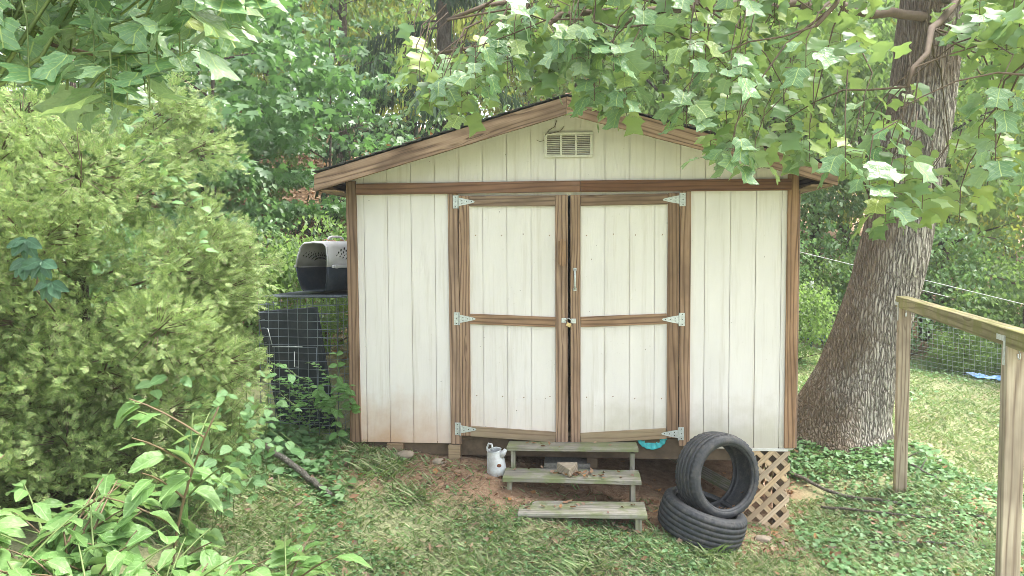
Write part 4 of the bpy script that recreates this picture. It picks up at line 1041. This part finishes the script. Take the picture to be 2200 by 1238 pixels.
for i in range(1000):
    z = rng.uniform(.1, 2.5); th = rng.uniform(-math.pi*1.05, math.pi*.1); r_ = cedar_r(z, th)*rng.uniform(.12, .8); c = np.array([-3.3+r_*math.cos(th), -1.6+r_*math.sin(th), z]); cd = np.array([math.cos(th), math.sin(th), .3])
    for q in range(9):
        P.append(c+rng.normal(0, .06, 3)); D.append(cd+rng.normal(0, .6, 3)); NN.append(np.array([0, -.5, 1])+rng.normal(0, .7, 3)); SC.append(rng.uniform(.06, .11))
bt.obj('branch', TWIG, ced)
VV, FF = scatter(SPV, SPT, np.array(P), frames(np.array(D), np.array(NN)), np.array(SC))
cr = link('foliage', npmesh('foliage', VV, FF, L_CEDAR), ced); cr['kind'] = 'stuff'
# dark creeper leaves caught in the cedar
cre = thing('creeper', (-2.7, -2.6, 1.4), 'dark five-leaflet creeper climbing through the cedar', 'vine')
t = Tubes(); t.add([(-2.75, -2.55, 1.35), (-2.66, -2.8, 1.48), (-2.57, -2.89, 1.58), (-2.62, -2.9, 1.72)], .004, 5); t.obj('stem', TWIG, cre)
DM = mesh_variants('leaflet', OV, OT, L_DARKV, 4)
P = []; D = []; NN = []; SC = []
for c in ((-2.62, -2.9, 1.72), (-2.52, -2.93, 1.62), (-2.5, -2.9, 1.52), (-2.66, -2.85, 1.62)):
    for k in range(5):
        th = -1.6+(k-2)*.62; P.append(np.array(c)); D.append((math.cos(th), -.35, math.sin(th))); NN.append((0, -1, .5)); SC.append(.10)
place_leaves(cre, 'leaflet', DM, np.array(P), frames(np.array(D, float), np.array(NN, float)), np.array(SC))

# broad-leaved vine spilling down the right flank of the cedar
bv = thing('bramble_vine', (-2.25, -1.75, g1(-2.25, -1.75)), 'pale broad-leaved vine spilling down the cedar towards the crate', 'vine')
t = Tubes(); P = []; D = []; NN = []; SC = []
for k in range(34):
    z1 = rng.uniform(.15, 1.05); x1 = -2.32+.22*math.sin(z1*3.1)+rng.normal(0, .14); y1 = -1.95+rng.normal(0, .22)
    pts = [(x1-.12, y1+.12, max(-.05, z1-.35)), (x1-.05, y1+.03, z1-.02), (x1+.06, y1-.05, z1+.08), (x1+.20, y1-.10, z1+.0)]
    t.add(pts, .0022, 4, False); q2, _ = smooth_path(pts, [1]*4, 8)
    for q in q2[1:]:
        th = rng.uniform(0, 6.28); P.append(q+rng.normal(0, .02, 3)); D.append((math.cos(th), math.sin(th)-.3, rng.uniform(-.5, .3))); NN.append(np.array([.1, -.5, 1])+rng.normal(0, .3, 3)); SC.append(rng.uniform(.045, .095))
for k in range(9):
    x1 = -2.72+.06*k+rng.normal(0, .03); z1 = 2.42-.085*k+rng.normal(0, .03)
    for q in range(4):
        th = rng.uniform(0, 6.28); P.append(np.array([x1, -1.85, z1])+rng.normal(0, .05, 3)); D.append((math.cos(th), math.sin(th), rng.uniform(-.5, .3))); NN.append(np.array([0, -.4, 1])+rng.normal(0, .3, 3)); SC.append(rng.uniform(.05, .085))
t.obj('stem', STEM, bv)
BM_ = mesh_variants('leaf', OV*np.array([1.3, 1, 1]), OT, leafmat('bramble_leaf', [(.11, .23, .08), (.15, .29, .11), (.20, .34, .14)], .34, .42, .45, 'object', .35, (.28, .44, .1)), 6)
place_leaves(bv, 'leaf', BM_, np.array(P), frames(np.array(D, float), np.array(NN, float)), np.array(SC))

# ------------------------------------------------------------------ pokeweed in the left foreground
PM = mesh_variants('leaf', OV, OT, L_POKE, 8)
def poke(x, y, h, n, label, lean=(0, 0), ls=.155, nbr=4):
    z0 = g1(x, y); red = rng.random() < .5
    label = label or ('pale pokeweed with a %s stalk in the low thicket %s' % ('reddish' if red else 'green', 'under the cedar' if x < -2.15 else 'at the edge of the grass'))
    root = thing('pokeweed', (x, y, z0), label, 'plant', 'pokeweed stalks on the near bank')
    t = Tubes(); path = [Vector((x+lean[0]*s_*s_, y+lean[1]*s_*s_, z0-.05+(h+.05)*s_)) for s_ in np.linspace(0, 1, 8)]
    t.add(path, list(np.linspace(.010, .004, 8)), 6)
    P = []; D = []; NN = []; SC = []
    tips = [path]
    for b in range(nbr):
        i0 = 3+b % 4; p0 = path[i0]; th = rng.uniform(0, 6.28); dv_ = Vector((math.cos(th), math.sin(th), .9))
        br_ = [p0+dv_*(.09*k)*(1-.03*k)+Vector((0, 0, -.004*k*k)) for k in range(5)]; t.add(br_, list(np.linspace(.006, .003, 5)), 5, False); tips.append(br_)
    for k in range(n):
        pa = tips[int(rng.integers(len(tips)))]; s_ = rng.uniform(.35, 1.0)*(len(pa)-1); i = min(int(s_), len(pa)-2); bp = pa[i].lerp(pa[i+1], s_-i)
        th = rng.uniform(0, 6.28); d = np.array([math.cos(th), math.sin(th), rng.uniform(-.6, .35)]); b2 = np.array(bp)+d*.02
        t.add([tuple(bp), tuple(b2)], .002, 3, False)
        P.append(b2); D.append(d); NN.append(np.array([0, 0, 1])+rng.normal(0, .3, 3)); SC.append(ls*rng.uniform(.6, 1.15))
    t.obj('stem', REDSTEM if red else STEM, root)
    place_leaves(root, 'leaf', PM, np.array(P), frames(np.array(D), np.array(NN)), np.array(SC))
for i in range(34):
    x = -2.85+i*.045+rng.normal(0, .05); y = rng.uniform(-3.45, -2.75)
    poke(x, y, rng.uniform(.24, .44) if i != 3 else .6, int(rng.integers(18, 27)), None, (rng.normal(0, .06), rng.normal(0, .05)))
poke(-2.05, -2.75, 1.05, 26, 'tall arching pokeweed stalk with hanging leaves beside the cedar', (.34, -.12), .17, 5)
poke(-2.05, -2.6, 1.0, 16, 'pokeweed stalk pushing out of the cedar branches', (.12, -.1), .13, 4)

# ------------------------------------------------------------------ plants by the crate
loc = thing('locust_seedling', (-2.35, .05, g1(-2.35, .05)), 'young locust with rows of small round leaflets before the wire crate', 'plant')
t = Tubes(); P = []; D = []; NN = []; SC = []
for k in range(26):
    zb_ = rng.uniform(.0, .45); th = rng.uniform(-math.pi, 0); x0_, y0_ = -2.36+rng.normal(0, .08), .05+rng.normal(0, .05)
    L = rng.uniform(.3, .62); pts = [Vector((x0_, y0_, zb_-.05))]
    hd = Vector((math.cos(th)*.5, math.sin(th)*.35, 1)).normalized()
    for q in range(9):
        pts.append(pts[-1]+hd*(L/9)); hd = (hd+Vector((math.cos(th)*.10, math.sin(th)*.06, -.12))).normalized()
    t.add(pts, .002, 3, False)
    for q in range(2, 9):
        ax_ = (pts[q]-pts[q-1]).normalized(); sd_ = ax_.cross(Vector((0, 0, 1))).normalized()
        for sg in (-1, 1): P.append(np.array(pts[q])); D.append(np.array(sd_*sg+ax_*.35)); NN.append(np.array([0, -.3, 1])+rng.normal(0, .2, 3)); SC.append(rng.uniform(.035, .055))
t.obj('stem', STEM, loc)
VV, FF = scatter(OVL*np.array([1.35, 1, 1]), OVLT, np.array(P), frames(np.array(D), np.array(NN)), np.array(SC)); o = link('foliage', npmesh('foliage', VV, FF, L_VINE, True), loc); o['kind'] = 'stuff'
vin = thing('honeysuckle_vine', (-2.02, -.05, g1(-2.02, -.05)), 'pale green vine with oval leaves climbing the shed corner board', 'vine')
t = Tubes(); P = []; D = []; NN = []; SC = []
for pts in ([(-2.06, -.08, 0), (-2.08, -.10, .3), (-2.03, -.1, .55), (-2.06, -.09, .78)], [(-2.03, -.1, .55), (-1.95, -.09, .45), (-1.94, -.08, .30)], [(-2.08, -.10, .3), (-2.2, -.12, .42), (-2.22, -.12, .5)]):
    t.add(pts, .003, 4)
    q2, _ = smooth_path(pts, [1]*len(pts), 9)
    for q in q2[1:]:
        for sg in (-1, 1): P.append(q); D.append((sg*rng.uniform(.5, 1), -.4, rng.uniform(-.7, .3))); NN.append(np.array([0, -.7, .7])+rng.normal(0, .25, 3)); SC.append(rng.uniform(.06, .095))
t.obj('stem', STEM, vin)
VM = mesh_variants('leaf', OV*np.array([1.15, 1, 1]), OT, leafmat('oval_vine_leaf', [(.12, .26, .07), (.17, .31, .10)], .36, .42, .45, 'object', .35, (.3, .46, .1)), 4)
place_leaves(vin, 'leaf', VM, np.array(P), frames(np.array(D, float), np.array(NN, float)), np.array(SC))

# ------------------------------------------------------------------ woods behind
def crown_mesh(name, n_cl, per, rx, z0, z1, leafV, leafT, smin, smax, mat, rc=.5, flat=.35, droop=.5, shape='round'):
    def cf():
        while True:
            u = rng.uniform(-1, 1, 3); d = math.sqrt((u**2).sum())
            if d > 1 or rng.random() > .25+.75*d: continue
            zz = (u[2]+1)/2; k = 1.0
            if shape == 'layer': zz = round(zz*7)/7+rng.normal(0, .02)
            return np.array([u[0]*rx*k, u[1]*rx*k, z0+(z1-z0)*zz])
    P, Rr, Sc = cloud(n_cl, per, cf, rc, flat, smin, smax, droop)
    V, Fq = scatter(leafV, leafT, P, Rr, Sc); return npmesh(name, V, Fq, mat, False)
def trunk_mesh(name, h, r, lean, limbs, mat, z_first=.25, spread=1.6):
    t = Tubes(); n = 10; pts = []
    for k in range(n): s_ = k/(n-1); pts.append(Vector((lean[0]*s_*s_+random.uniform(-.03, .03)*h*.2, lean[1]*s_*s_+random.uniform(-.03, .03)*h*.2, -.3+(h+.3)*s_)))
    t.add(pts, [r*(1.25 if k == 0 else 1)*(1-.85*k/(n-1)) for k in range(n)], 9)
    for k in range(limbs):
        s_ = z_first+(.95-z_first)*k/max(1, limbs-1); i = min(int(s_*(n-1)), n-2); p = pts[i].lerp(pts[i+1], s_*(n-1)-i)
        th = k*2.4+random.uniform(-.4, .4); L = spread*(1-.5*s_); up = random.uniform(.15, .6)
        t.add([p, p+Vector((math.cos(th)*L*.5, math.sin(th)*L*.5, up*L*.5)), p+Vector((math.cos(th)*L, math.sin(th)*L, up*L*.8))], [r*.4*(1-.6*s_)+.006, r*.25*(1-.6*s_)+.005, .004], 5, False)
    return pymesh(name, t.V, t.F, mat, True)
CR = {
 'maple': [crown_mesh('crown', 190, 11, 1.7, .6, 4.9, MV, MT_, .10, .17, L_MAPLE, .36, .25, .95, 'layer') for _ in range(2)],
 'woods': [crown_mesh('crown', 330, 22, 2.6, 1.2, 9.0, FARV, FART, .11, .19, L_WOODS, .6, .5, 1.3) for _ in range(2)],
 'far': [crown_mesh('crown', 330, 24, 2.9, .4, 9.0, FARV, FART, .12, .21, L_FAR, .65, .5, 1.4) for _ in range(2)],
 'shrub': [crown_mesh('crown', 150, 22, 1.2, .05, 2.1, OVL, OVLT, .05, .10, L_SHRUB, .34, .4, .8), crown_mesh('crown', 170, 30, 1.0, .0, 1.7, FARV, FART, .05, .09, L_WOODS, .3, .4, 1.0), crown_mesh('crown', 110, 22, 1.3, .2, 2.6, MV, MT_, .06, .11, L_MAPLE, .34, .3, .8)]}
TK = {'maple': [trunk_mesh('trunk', 5.0, .045, (.3, .1), 9, BARK2, .2, 1.4) for _ in range(2)],
 'woods': [trunk_mesh('trunk', 10.5, .13, (.3*s_, .2), 11, BARK2, .2, 2.3) for s_ in (-1, 1)],
 'far': [trunk_mesh('trunk', 11, .15, (.4*s_, .1), 11, BARK2, .2, 2.5) for s_ in (-1, 1)],
 'shrub': [trunk_mesh('stems', 1.6, .02, (.1, .1), 7, TWIG, .05, .9) for _ in range(2)]}
INFO = {'maple': ('maple_sapling', 'slim maple sapling with layered dark green leaves beside the shed woods', 'maple saplings behind the cedar'),
 'woods': ('woodland_tree', 'slender green woodland tree standing behind the shed and fence', 'woodland trees behind the shed'),
 'far': ('sunlit_tree', 'sunlit yellow-green tree deep in the woods', 'sunlit trees at the back of the woods'),
 'shrub': ('understorey_shrub', 'small leafy shrub on the edge of the woods', 'understorey shrubs')}
cnt = {k: 0 for k in CR}
def tree(kind, x, y, sc=1.0, zs=1.0, label=None):
    nm, lb, gp = INFO[kind]; z = g1(x, y); i = cnt[kind]; cnt[kind] += 1
    if not label:
        where = ('behind the cedar' if x < -4.2 and y < 4 else 'on the bank behind the dog crate' if x < -1.8 and y < 7.5 else 'up the wooded bank' if x < -1.8 else
                 'behind the shed roof' if x < 2.6 else 'on the lawn side of the wire fence' if y < 7.4 and x < 7.3 else 'behind the wire fence' if x < 8 else 'in the woods past the handrail')
        look = {'maple': 'slim maple sapling with layered dark green lobed leaves', 'woods': 'slender mid-green woodland tree with drooping leaves', 'far': 'tall sunlit yellow-green tree far back',
                'shrub': ('oval-leaved green shrub', 'fine-leaved bushy shrub', 'lobed-leaved shrub')[(i+(i//2)) % 3]}[kind]
        size = ', a low one' if sc < .7 else ''
        lb = look+' '+where+size
    root = thing(nm, (x, y, z), label or lb, 'shrub' if kind == 'shrub' else 'tree', None if label else gp)
    m = Matrix.Translation((x, y, z)) @ Matrix.Rotation(rng.uniform(0, 6.28), 4, 'Z') @ Matrix.Diagonal((sc, sc, sc*zs, 1))
    link('stem' if kind == 'shrub' else 'trunk', TK[kind][i % 2], root, m)
    c = link('crown', CR[kind][(i+(i//2)) % len(CR[kind])], root, m @ Matrix.Rotation(rng.uniform(0, 6.28), 4, 'Z')); c['kind'] = 'stuff'
for x, y, s_ in ((-4.7, 3.0, 1.0), (-3.5, 3.9, .72), (-5.8, 5.0, 1.0), (-4.4, 6.4, .8), (-6.8, 2.6, 1.0)): tree('maple', x, y, s_)
for x, y, s_ in ((-8, 8, .9), (-5.2, 10, 1.0), (1.8, 10.5, .9), (4.5, 11.5, 1.0), (7.2, 10.0, .95), (10.8, 5.9, .9), (12.5, 9.5, 1.1), (6.0, 13.5, 1.1), (-10, 5, .9), (9, 13, 1.1), (3, 14, 1.05), (13, 2.5, .95), (-11, 11, 1.1), (0, 12.5, 1.0), (15, 6, 1.1)): tree('woods', x, y, s_)
for k in range(30):
    x = -19+k*1.4+rng.normal(0, .5); y = rng.uniform(14, 24)+(k % 2)*2; tree('far', x, y, rng.uniform(.95, 1.35), 1.05)
for x, y, s_ in ((-4.9, -.6, 1.0), (-5.6, .8, 1.2), (-4.4, .5, .8), (-3.0, 2.4, 1.0), (-2.4, 4.2, 1.0), (-3.8, 1.8, .9), (-4.6, 2.2, 1.0), (-6, 6, 1.3), (-2.0, 6.6, 1.3), (-7.5, 5, 1.3), (.5, 7.5, 1.4), (3.1, 5.6, .8), (2.9, 7.6, 1.0), (4.6, 8.9, 1.2), (6.0, 7.8, 1.2), (7.4, 6.9, 1.2), (8.6, 5.7, 1.2), (9.8, 4.2, 1.3), (7.2, 5.3, .55), (6.2, 6.3, .5), (5.4, 9.8, 1.5), (8.2, 8.6, 1.5), (2.4, 9.6, 1.5), (11, 6.8, 1.6), (-9, 3, 1.3), (5.0, 7.3, .5)): tree('shrub', x, y, s_)

# hemlock with hanging sprays behind the ridge
hem = thing('hemlock', (-2.45, 7.2, g1(-2.45, 7.2)), 'dark drooping hemlock behind the shed roof', 'tree')
HB = Vector((-2.45, 7.2, g1(-2.45, 7.2)))
t = Tubes(); t.add([HB+Vector((0, 0, -.3)), HB+Vector((.05, 0, 4)), HB+Vector((0, 0, 9))], [.18, .12, .02], 10)
P = []; D = []; NN = []; SC = []
for k in range(90):
    zz = rng.uniform(.6, 8.2); th = rng.uniform(0, 6.28); L = 2.5*(1-zz/9.5)+.3
    pts = [HB+Vector((math.cos(th)*L*s_, math.sin(th)*L*s_, zz+.25*s_-.75*s_*s_*L*.5)) for s_ in np.linspace(0, 1, 8)]
    t.add(pts, list(np.linspace(.022, .004, 8)), 4, False)
    for q in range(150):
        s_ = rng.uniform(.12, 1)*7; i = min(int(s_), 6); bp = pts[i].lerp(pts[i+1], s_-i)
        o_ = rng.normal(0, .10, 3); o_[2] *= .3
        P.append(np.array(bp)+o_); D.append(np.array([math.cos(th)*.25, math.sin(th)*.25, -1.0])+rng.normal(0, .22, 3)); NN.append(np.array([math.cos(th), math.sin(th), .3])+rng.normal(0, .7, 3)); SC.append(rng.uniform(.12, .34))
t.obj('trunk', BARK2, hem)
HMV = np.array([(-.05, 0, 0), (.05, 0, 0), (.09, .45, .03), (0, 1, -.05), (-.09, .45, .03)]); HMT = np.array([(0, 1, 2), (0, 2, 4), (4, 2, 3)])
VV, FF = scatter(HMV, HMT, np.array(P), frames(np.array(D), np.array(NN)), np.array(SC)); o = link('crown', npmesh('crown', VV, FF, L_HEM), hem); o['kind'] = 'stuff'

# ------------------------------------------------------------------ fallen branches and stones
def stick(pts, r0, r1, label, name='fallen_branch', side=()):
    P0 = [Vector((x, y, (g1(x, y)+dz))) for x, y, dz in pts]
    q2, r2_ = smooth_path([tuple(p) for p in P0], np.linspace(r0, r1, len(P0)), 22)
    q2[1:-1] += rng.normal(0, r0*.25, (20, 3)); t = Tubes(); t.add(q2, list(r2_), 8)
    for i, dx, dy, dz in side:
        p = Vector(q2[i]); t.add([p, p+Vector((dx*.5, dy*.5, dz*.6)), p+Vector((dx, dy, dz))], [r1*1.1, r1*.8, r1*.4], 5)
    o = t.obj(name, STICK, None); meta(o, label, 'branch')
stick([(-3.0, -.25, .24), (-2.55, -.5, .15), (-2.15, -.75, .09), (-1.84, -.95, .03)], .028, .022, 'thick grey fallen branch slanting out of the cedar onto the grass')
stick([(1.95, 1.1, .04), (2.3, .55, .03), (2.75, .15, .03), (3.2, -.1, .02)], .018, .01, 'long grey fallen branch below the leaning trunk', side=((14, .12, .1, .05),))
stick([(2.1, .4, .03), (2.5, .1, .03), (2.9, -.15, .02)], .012, .007, 'thin pale stick lying in the ivy by the railing post')
stick([(2.9, 1.35, .03), (3.1, 1.0, .06), (3.2, .6, .02)], .016, .007, 'forked grey stick at the foot of the leaning trunk', side=((8, .15, -.05, .12), (14, .1, .1, .08)))
stick([(2.2, -.35, .02), (2.6, -.5, .03), (3.0, -.6, .02)], .010, .005, 'short twiggy stick across the slope near the lattice')
for i, (x, y, s_, lb) in enumerate(((-1.47, -.1, .06, 'rounded brown stone at the foot of the left shed wall'), (-1.18, -.12, .045, 'small stone between the blocks under the shed wall'), (1.42, -.35, .05, 'mossy stone between the tyre and the lattice'))):
    bm = bmesh.new(); bmesh.ops.create_icosphere(bm, subdivisions=3, radius=1); z0 = g1(x, y)
    for v in bm.verts: v.co = Vector((x, y, z0+s_*.25))+Vector((v.co.x*s_*1.3, v.co.y*s_, v.co.z*s_*.6))*(1+.25*mnoise.noise(v.co*1.7+Vector((i*5, 0, 0))))
    o = bmobj('stone', bm, ROCK, None, None, True); meta(o, lb, 'stone')

# ------------------------------------------------------------------ grass, ground cover, litter
def in_shed(x, y): return (x > XL-.02) & (x < XR+.02) & (y > -.02) & (y < DEPTH+.1)
def nz2(x, y, s_, o): return np.sin(x*s_+o)*np.cos(y*s_*1.13+o*2)+.6*np.sin(x*s_*2.3+y*s_*1.9+o*3)+.4*np.sin(x*s_*4.1-y*s_*3.7+o)
BL = np.array([(-.5, 0, 0), (.5, 0, 0), (.38, .55, .0), (-.38, .55, .0), (0, 1, -.0)]); BT = np.array([(0, 1, 2), (0, 2, 3), (3, 2, 4)])
def grass(n, x0, x1, y0, y1, hmin, hmax, dens, w=.06):
    x = rng.uniform(x0, x1, n); y = rng.uniform(y0, y1, n); k = (rng.random(n) < dens(x, y)) & ~in_shed(x, y); x, y = x[k], y[k]; n = len(x)
    th = rng.uniform(0, 6.28, n); d = np.stack([np.cos(th)*.75, np.sin(th)*.75, rng.uniform(.25, 1.1, n)], 1)
    rt = frames(d, np.stack([np.cos(th+1.3)*.4, np.sin(th+1.3)*.4, np.ones(n)*.6], 1)); h = rng.uniform(hmin, hmax, n)
    B = BL*np.array([w*1.4, 1, 1]); B[:, 2] = -.35*B[:, 1]**2
    return scatter(B, BT, np.stack([x, y, gz(x, y)-.004], 1), rt, h)
def bare(x, y):   # trodden dirt before and under the shed
    return np.clip(1-((np.abs(x-.1)/1.9)**4+((y+.25)/.55)**4), 0, 1)
d1 = lambda x, y: np.clip(.80+.35*nz2(x, y, 1.7, .4), .12, 1)*(1-.97*bare(x, y))
A1 = grass(120000, -3.2, 3.2, -2.1, .6, .03, .09, d1, .105)
d2 = lambda x, y: np.clip(.75+.3*nz2(x, y, 1.1, 1.7), .1, 1)*(y+.45*x > 2.0)
A2 = grass(100000, 1.7, 9.0, .2, 7.6, .04, .10, d2, .13)
d3 = lambda x, y: np.clip(nz2(x, y, 2.6, 2.2)-.75, 0, 1)*(1-bare(x, y))
A3 = grass(40000, -2.6, 3.0, -1.9, .0, .09, .20, d3, .065)
VV = np.concatenate([A1[0], A2[0], A3[0]]); FF = np.concatenate([A1[1], A2[1]+len(A1[0]), A3[1]+len(A1[0])+len(A2[0])])
o = link('grass', npmesh('grass', VV, FF, L_GRASS)); meta(o, 'short patchy lawn grass round the shed and on the slope', 'grass', kind='stuff')
def flat_leaves(T, Ft, n, x0, x1, y0, y1, smin, smax, dens, hgt, tilt=.35):
    x = rng.uniform(x0, x1, n); y = rng.uniform(y0, y1, n); k = (rng.random(n) < dens(x, y)); x, y = x[k], y[k]; n = len(x)
    th = rng.uniform(0, 6.28, n); d = np.stack([np.cos(th), np.sin(th), rng.normal(-.05, tilt, n)], 1); nn = np.array([0, 0, 1.0])+rng.normal(0, tilt, (n, 3))
    return scatter(T, Ft, np.stack([x, y, gz(x, y)+rng.uniform(.2, 1, n)*hgt], 1), frames(d, nn), rng.uniform(smin, smax, n))
def join(parts):
    V = []; Fq = []; o_ = 0
    for v, f in parts: V.append(v); Fq.append(f+o_); o_ += len(v)
    return np.concatenate(V), np.concatenate(Fq)
dc = lambda x, y: np.clip(nz2(x, y, 2.1, .9)*.7+.35, 0.03, 1)*(1-bare(x, y))*(~in_shed(x, y))
dv1 = lambda x, y: np.clip(.55+.5*nz2(x, y, 2.2, 4), 0, 1)*((y+.45*x) < 2.6)*(x > 1.75)
dw = lambda x, y: np.clip(.3+.6*nz2(x, y, 2.4, 5), 0, 1)*(~in_shed(x, y))*(y > -1.2-.25*(x+2.5))
VV, FF = join([flat_leaves(HV, HT, 30000, -2.8, 3.2, -2.2, .2, .012, .034, dc, .03),
               flat_leaves(HV, HT, 15000, 1.7, 4.6, -2.2, 2.6, .02, .05, dv1, .05),
               flat_leaves(HV, HT, 2500, 1.9, 3.6, .9, 1.75, .03, .06, lambda x, y: np.full_like(x, .55), .07),
               flat_leaves(HV, HT, 2600, -3.2, -1.75, -1.1, .5, .035, .075, dw, .07),
               flat_leaves(OVL, OVLT, 5000, 2.0, 9, 3.0, 8.5, .04, .09, lambda x, y: np.clip(nz2(x, y, 1.3, 3)-.2+(y+x > 10.5)*.8, 0, 1), .08)])
o = link('ground_cover', npmesh('ground_cover', VV, FF, L_COVER, True)); meta(o, 'low heart-leaved weeds and ivy spreading through the grass', 'ground cover', kind='stuff')
DLV = OVL.copy(); DLV[:, 2] = np.array([.05, .16, .12, .2, .05, .14, -.02])
VV, FF = join([flat_leaves(DLV, OVLT, 1700, -2.4, 3.2, -2.0, .0, .03, .085, lambda x, y: np.clip(.45+.4*nz2(x, y, 2, 7), 0, 1), .015),
               flat_leaves(DLV, OVLT, 1100, -1.9, 1.7, -.6, 3.0, .03, .075, lambda x, y: np.full_like(x, .7), .01),
               flat_leaves(DLV, OVLT, 900, 1.3, 3.6, -.7, 2.2, .03, .085, lambda x, y: np.full_like(x, .6), .02),
               flat_leaves(DLV, OVLT, 9000, -9, 3, 2.2, 12, .06, .13, lambda x, y: np.clip((y-.8*x-3.0), 0, 1)*(~in_shed(x, y)), .03)])
o = link('leaf_litter', npmesh('leaf_litter', VV, FF, L_DEAD, True)); meta(o, 'brown fallen leaves scattered over the grass, dirt and wooded bank', 'dead leaves', kind='stuff')
# leaves fallen on the steps, in the tyre and on the carrier
def debris(pts, label, smin=.03, smax=.06, nm='fallen_leaves', tilt=.3):
    p = np.array(pts, float); n = len(p); th = rng.uniform(0, 6.28, n)
    d = np.stack([np.cos(th), np.sin(th), rng.normal(0, tilt, n)], 1); nn = np.array([0, 0, 1.0])+rng.normal(0, tilt, (n, 3))
    V, Fq = scatter(DLV, OVLT, p, frames(d, nn), rng.uniform(smin, smax, n)); o = link(nm, npmesh(nm, V, Fq, L_DEAD, True)); meta(o, label, 'dead leaves', kind='stuff')
pts = [(rng.normal(-.02, .09), rng.normal(-.40, .05), -.118) for _ in range(26)]+[(rng.uniform(-.55, .45), rng.uniform(-.48, -.26), -.120) for _ in range(16)]+[(rng.uniform(-.5, .45), rng.uniform(-.72, -.52), -.297) for _ in range(16)]+[(rng.uniform(-.5, .45), rng.uniform(-.24, -.12), .056) for _ in range(10)]
debris(pts, 'crisp brown leaves lying on the wooden steps')
ua = UP_AX.normalized(); dn = (Vector((0, 0, -1))-ua*ua.z*-1).normalized(); sd_ = ua.cross(dn)
pts = []
for _ in range(60):
    a_ = rng.normal(0, .32); q = UP_C+ua*rng.uniform(-.09, .09)+(dn*math.cos(a_)+sd_*math.sin(a_))*.292; pts.append(tuple(q))
debris(pts, 'brown leaves collected inside the upright tyre', .025, .055)
pts = [tuple(CM @ Vector((rng.normal(.02, .07), rng.uniform(.12, .5), .462))) for _ in range(26)]
debris(pts, 'dry leaves and twigs on top of the pet carrier', .03, .055)
pts = []
for _ in range(420):
    x = rng.uniform(-2.14, 1.94); pts.append((x, rng.uniform(-.30, .2), 2.879-SLOPE*abs(x-PX)+rng.uniform(0, .015)))
debris(pts, 'dead leaves and moss along the edge of the shed roof', .02, .05)
# straw thatch
x = rng.uniform(-2.6, 3.0, 16000); y = rng.uniform(-2.0, .3, 16000); k = rng.random(16000) < np.clip(.45+.4*nz2(x, y, 2.4, 8), 0.05, 1); x, y = x[k], y[k]; n = len(x)
th = rng.uniform(0, 6.28, n); d = np.stack([np.cos(th), np.sin(th), rng.normal(.05, .12, n)], 1)
VV, FF = scatter(BL*np.array([.055, 1, 1]), BT, np.stack([x, y, gz(x, y)+.008], 1), frames(d, np.array([0, 0, 1.0])+rng.normal(0, .2, (n, 3))), rng.uniform(.05, .13, n))
o = link('thatch', npmesh('thatch', VV, FF, L_STRAW)); meta(o, 'dry straw and dead grass stems between the green blades', 'dry grass', kind='stuff')

# ------------------------------------------------------------------ thin haze volume over the whole scene, added to lift the dark background
hz = N('pale_haze'); hv = hz.n('ShaderNodeVolumePrincipled', {'Color': (.96, .98, .92, 1), 'Density': HAZE, 'Anisotropy': .3})
hz.t.links.new(hv.outputs[0], hz.out.inputs[1])
hb = bmesh.new(); bm_box(hb, (0, 0, 8), (346, 346, 44)); ho = bmobj('haze', hb, hz.m, None); ho['kind'] = 'stuff'
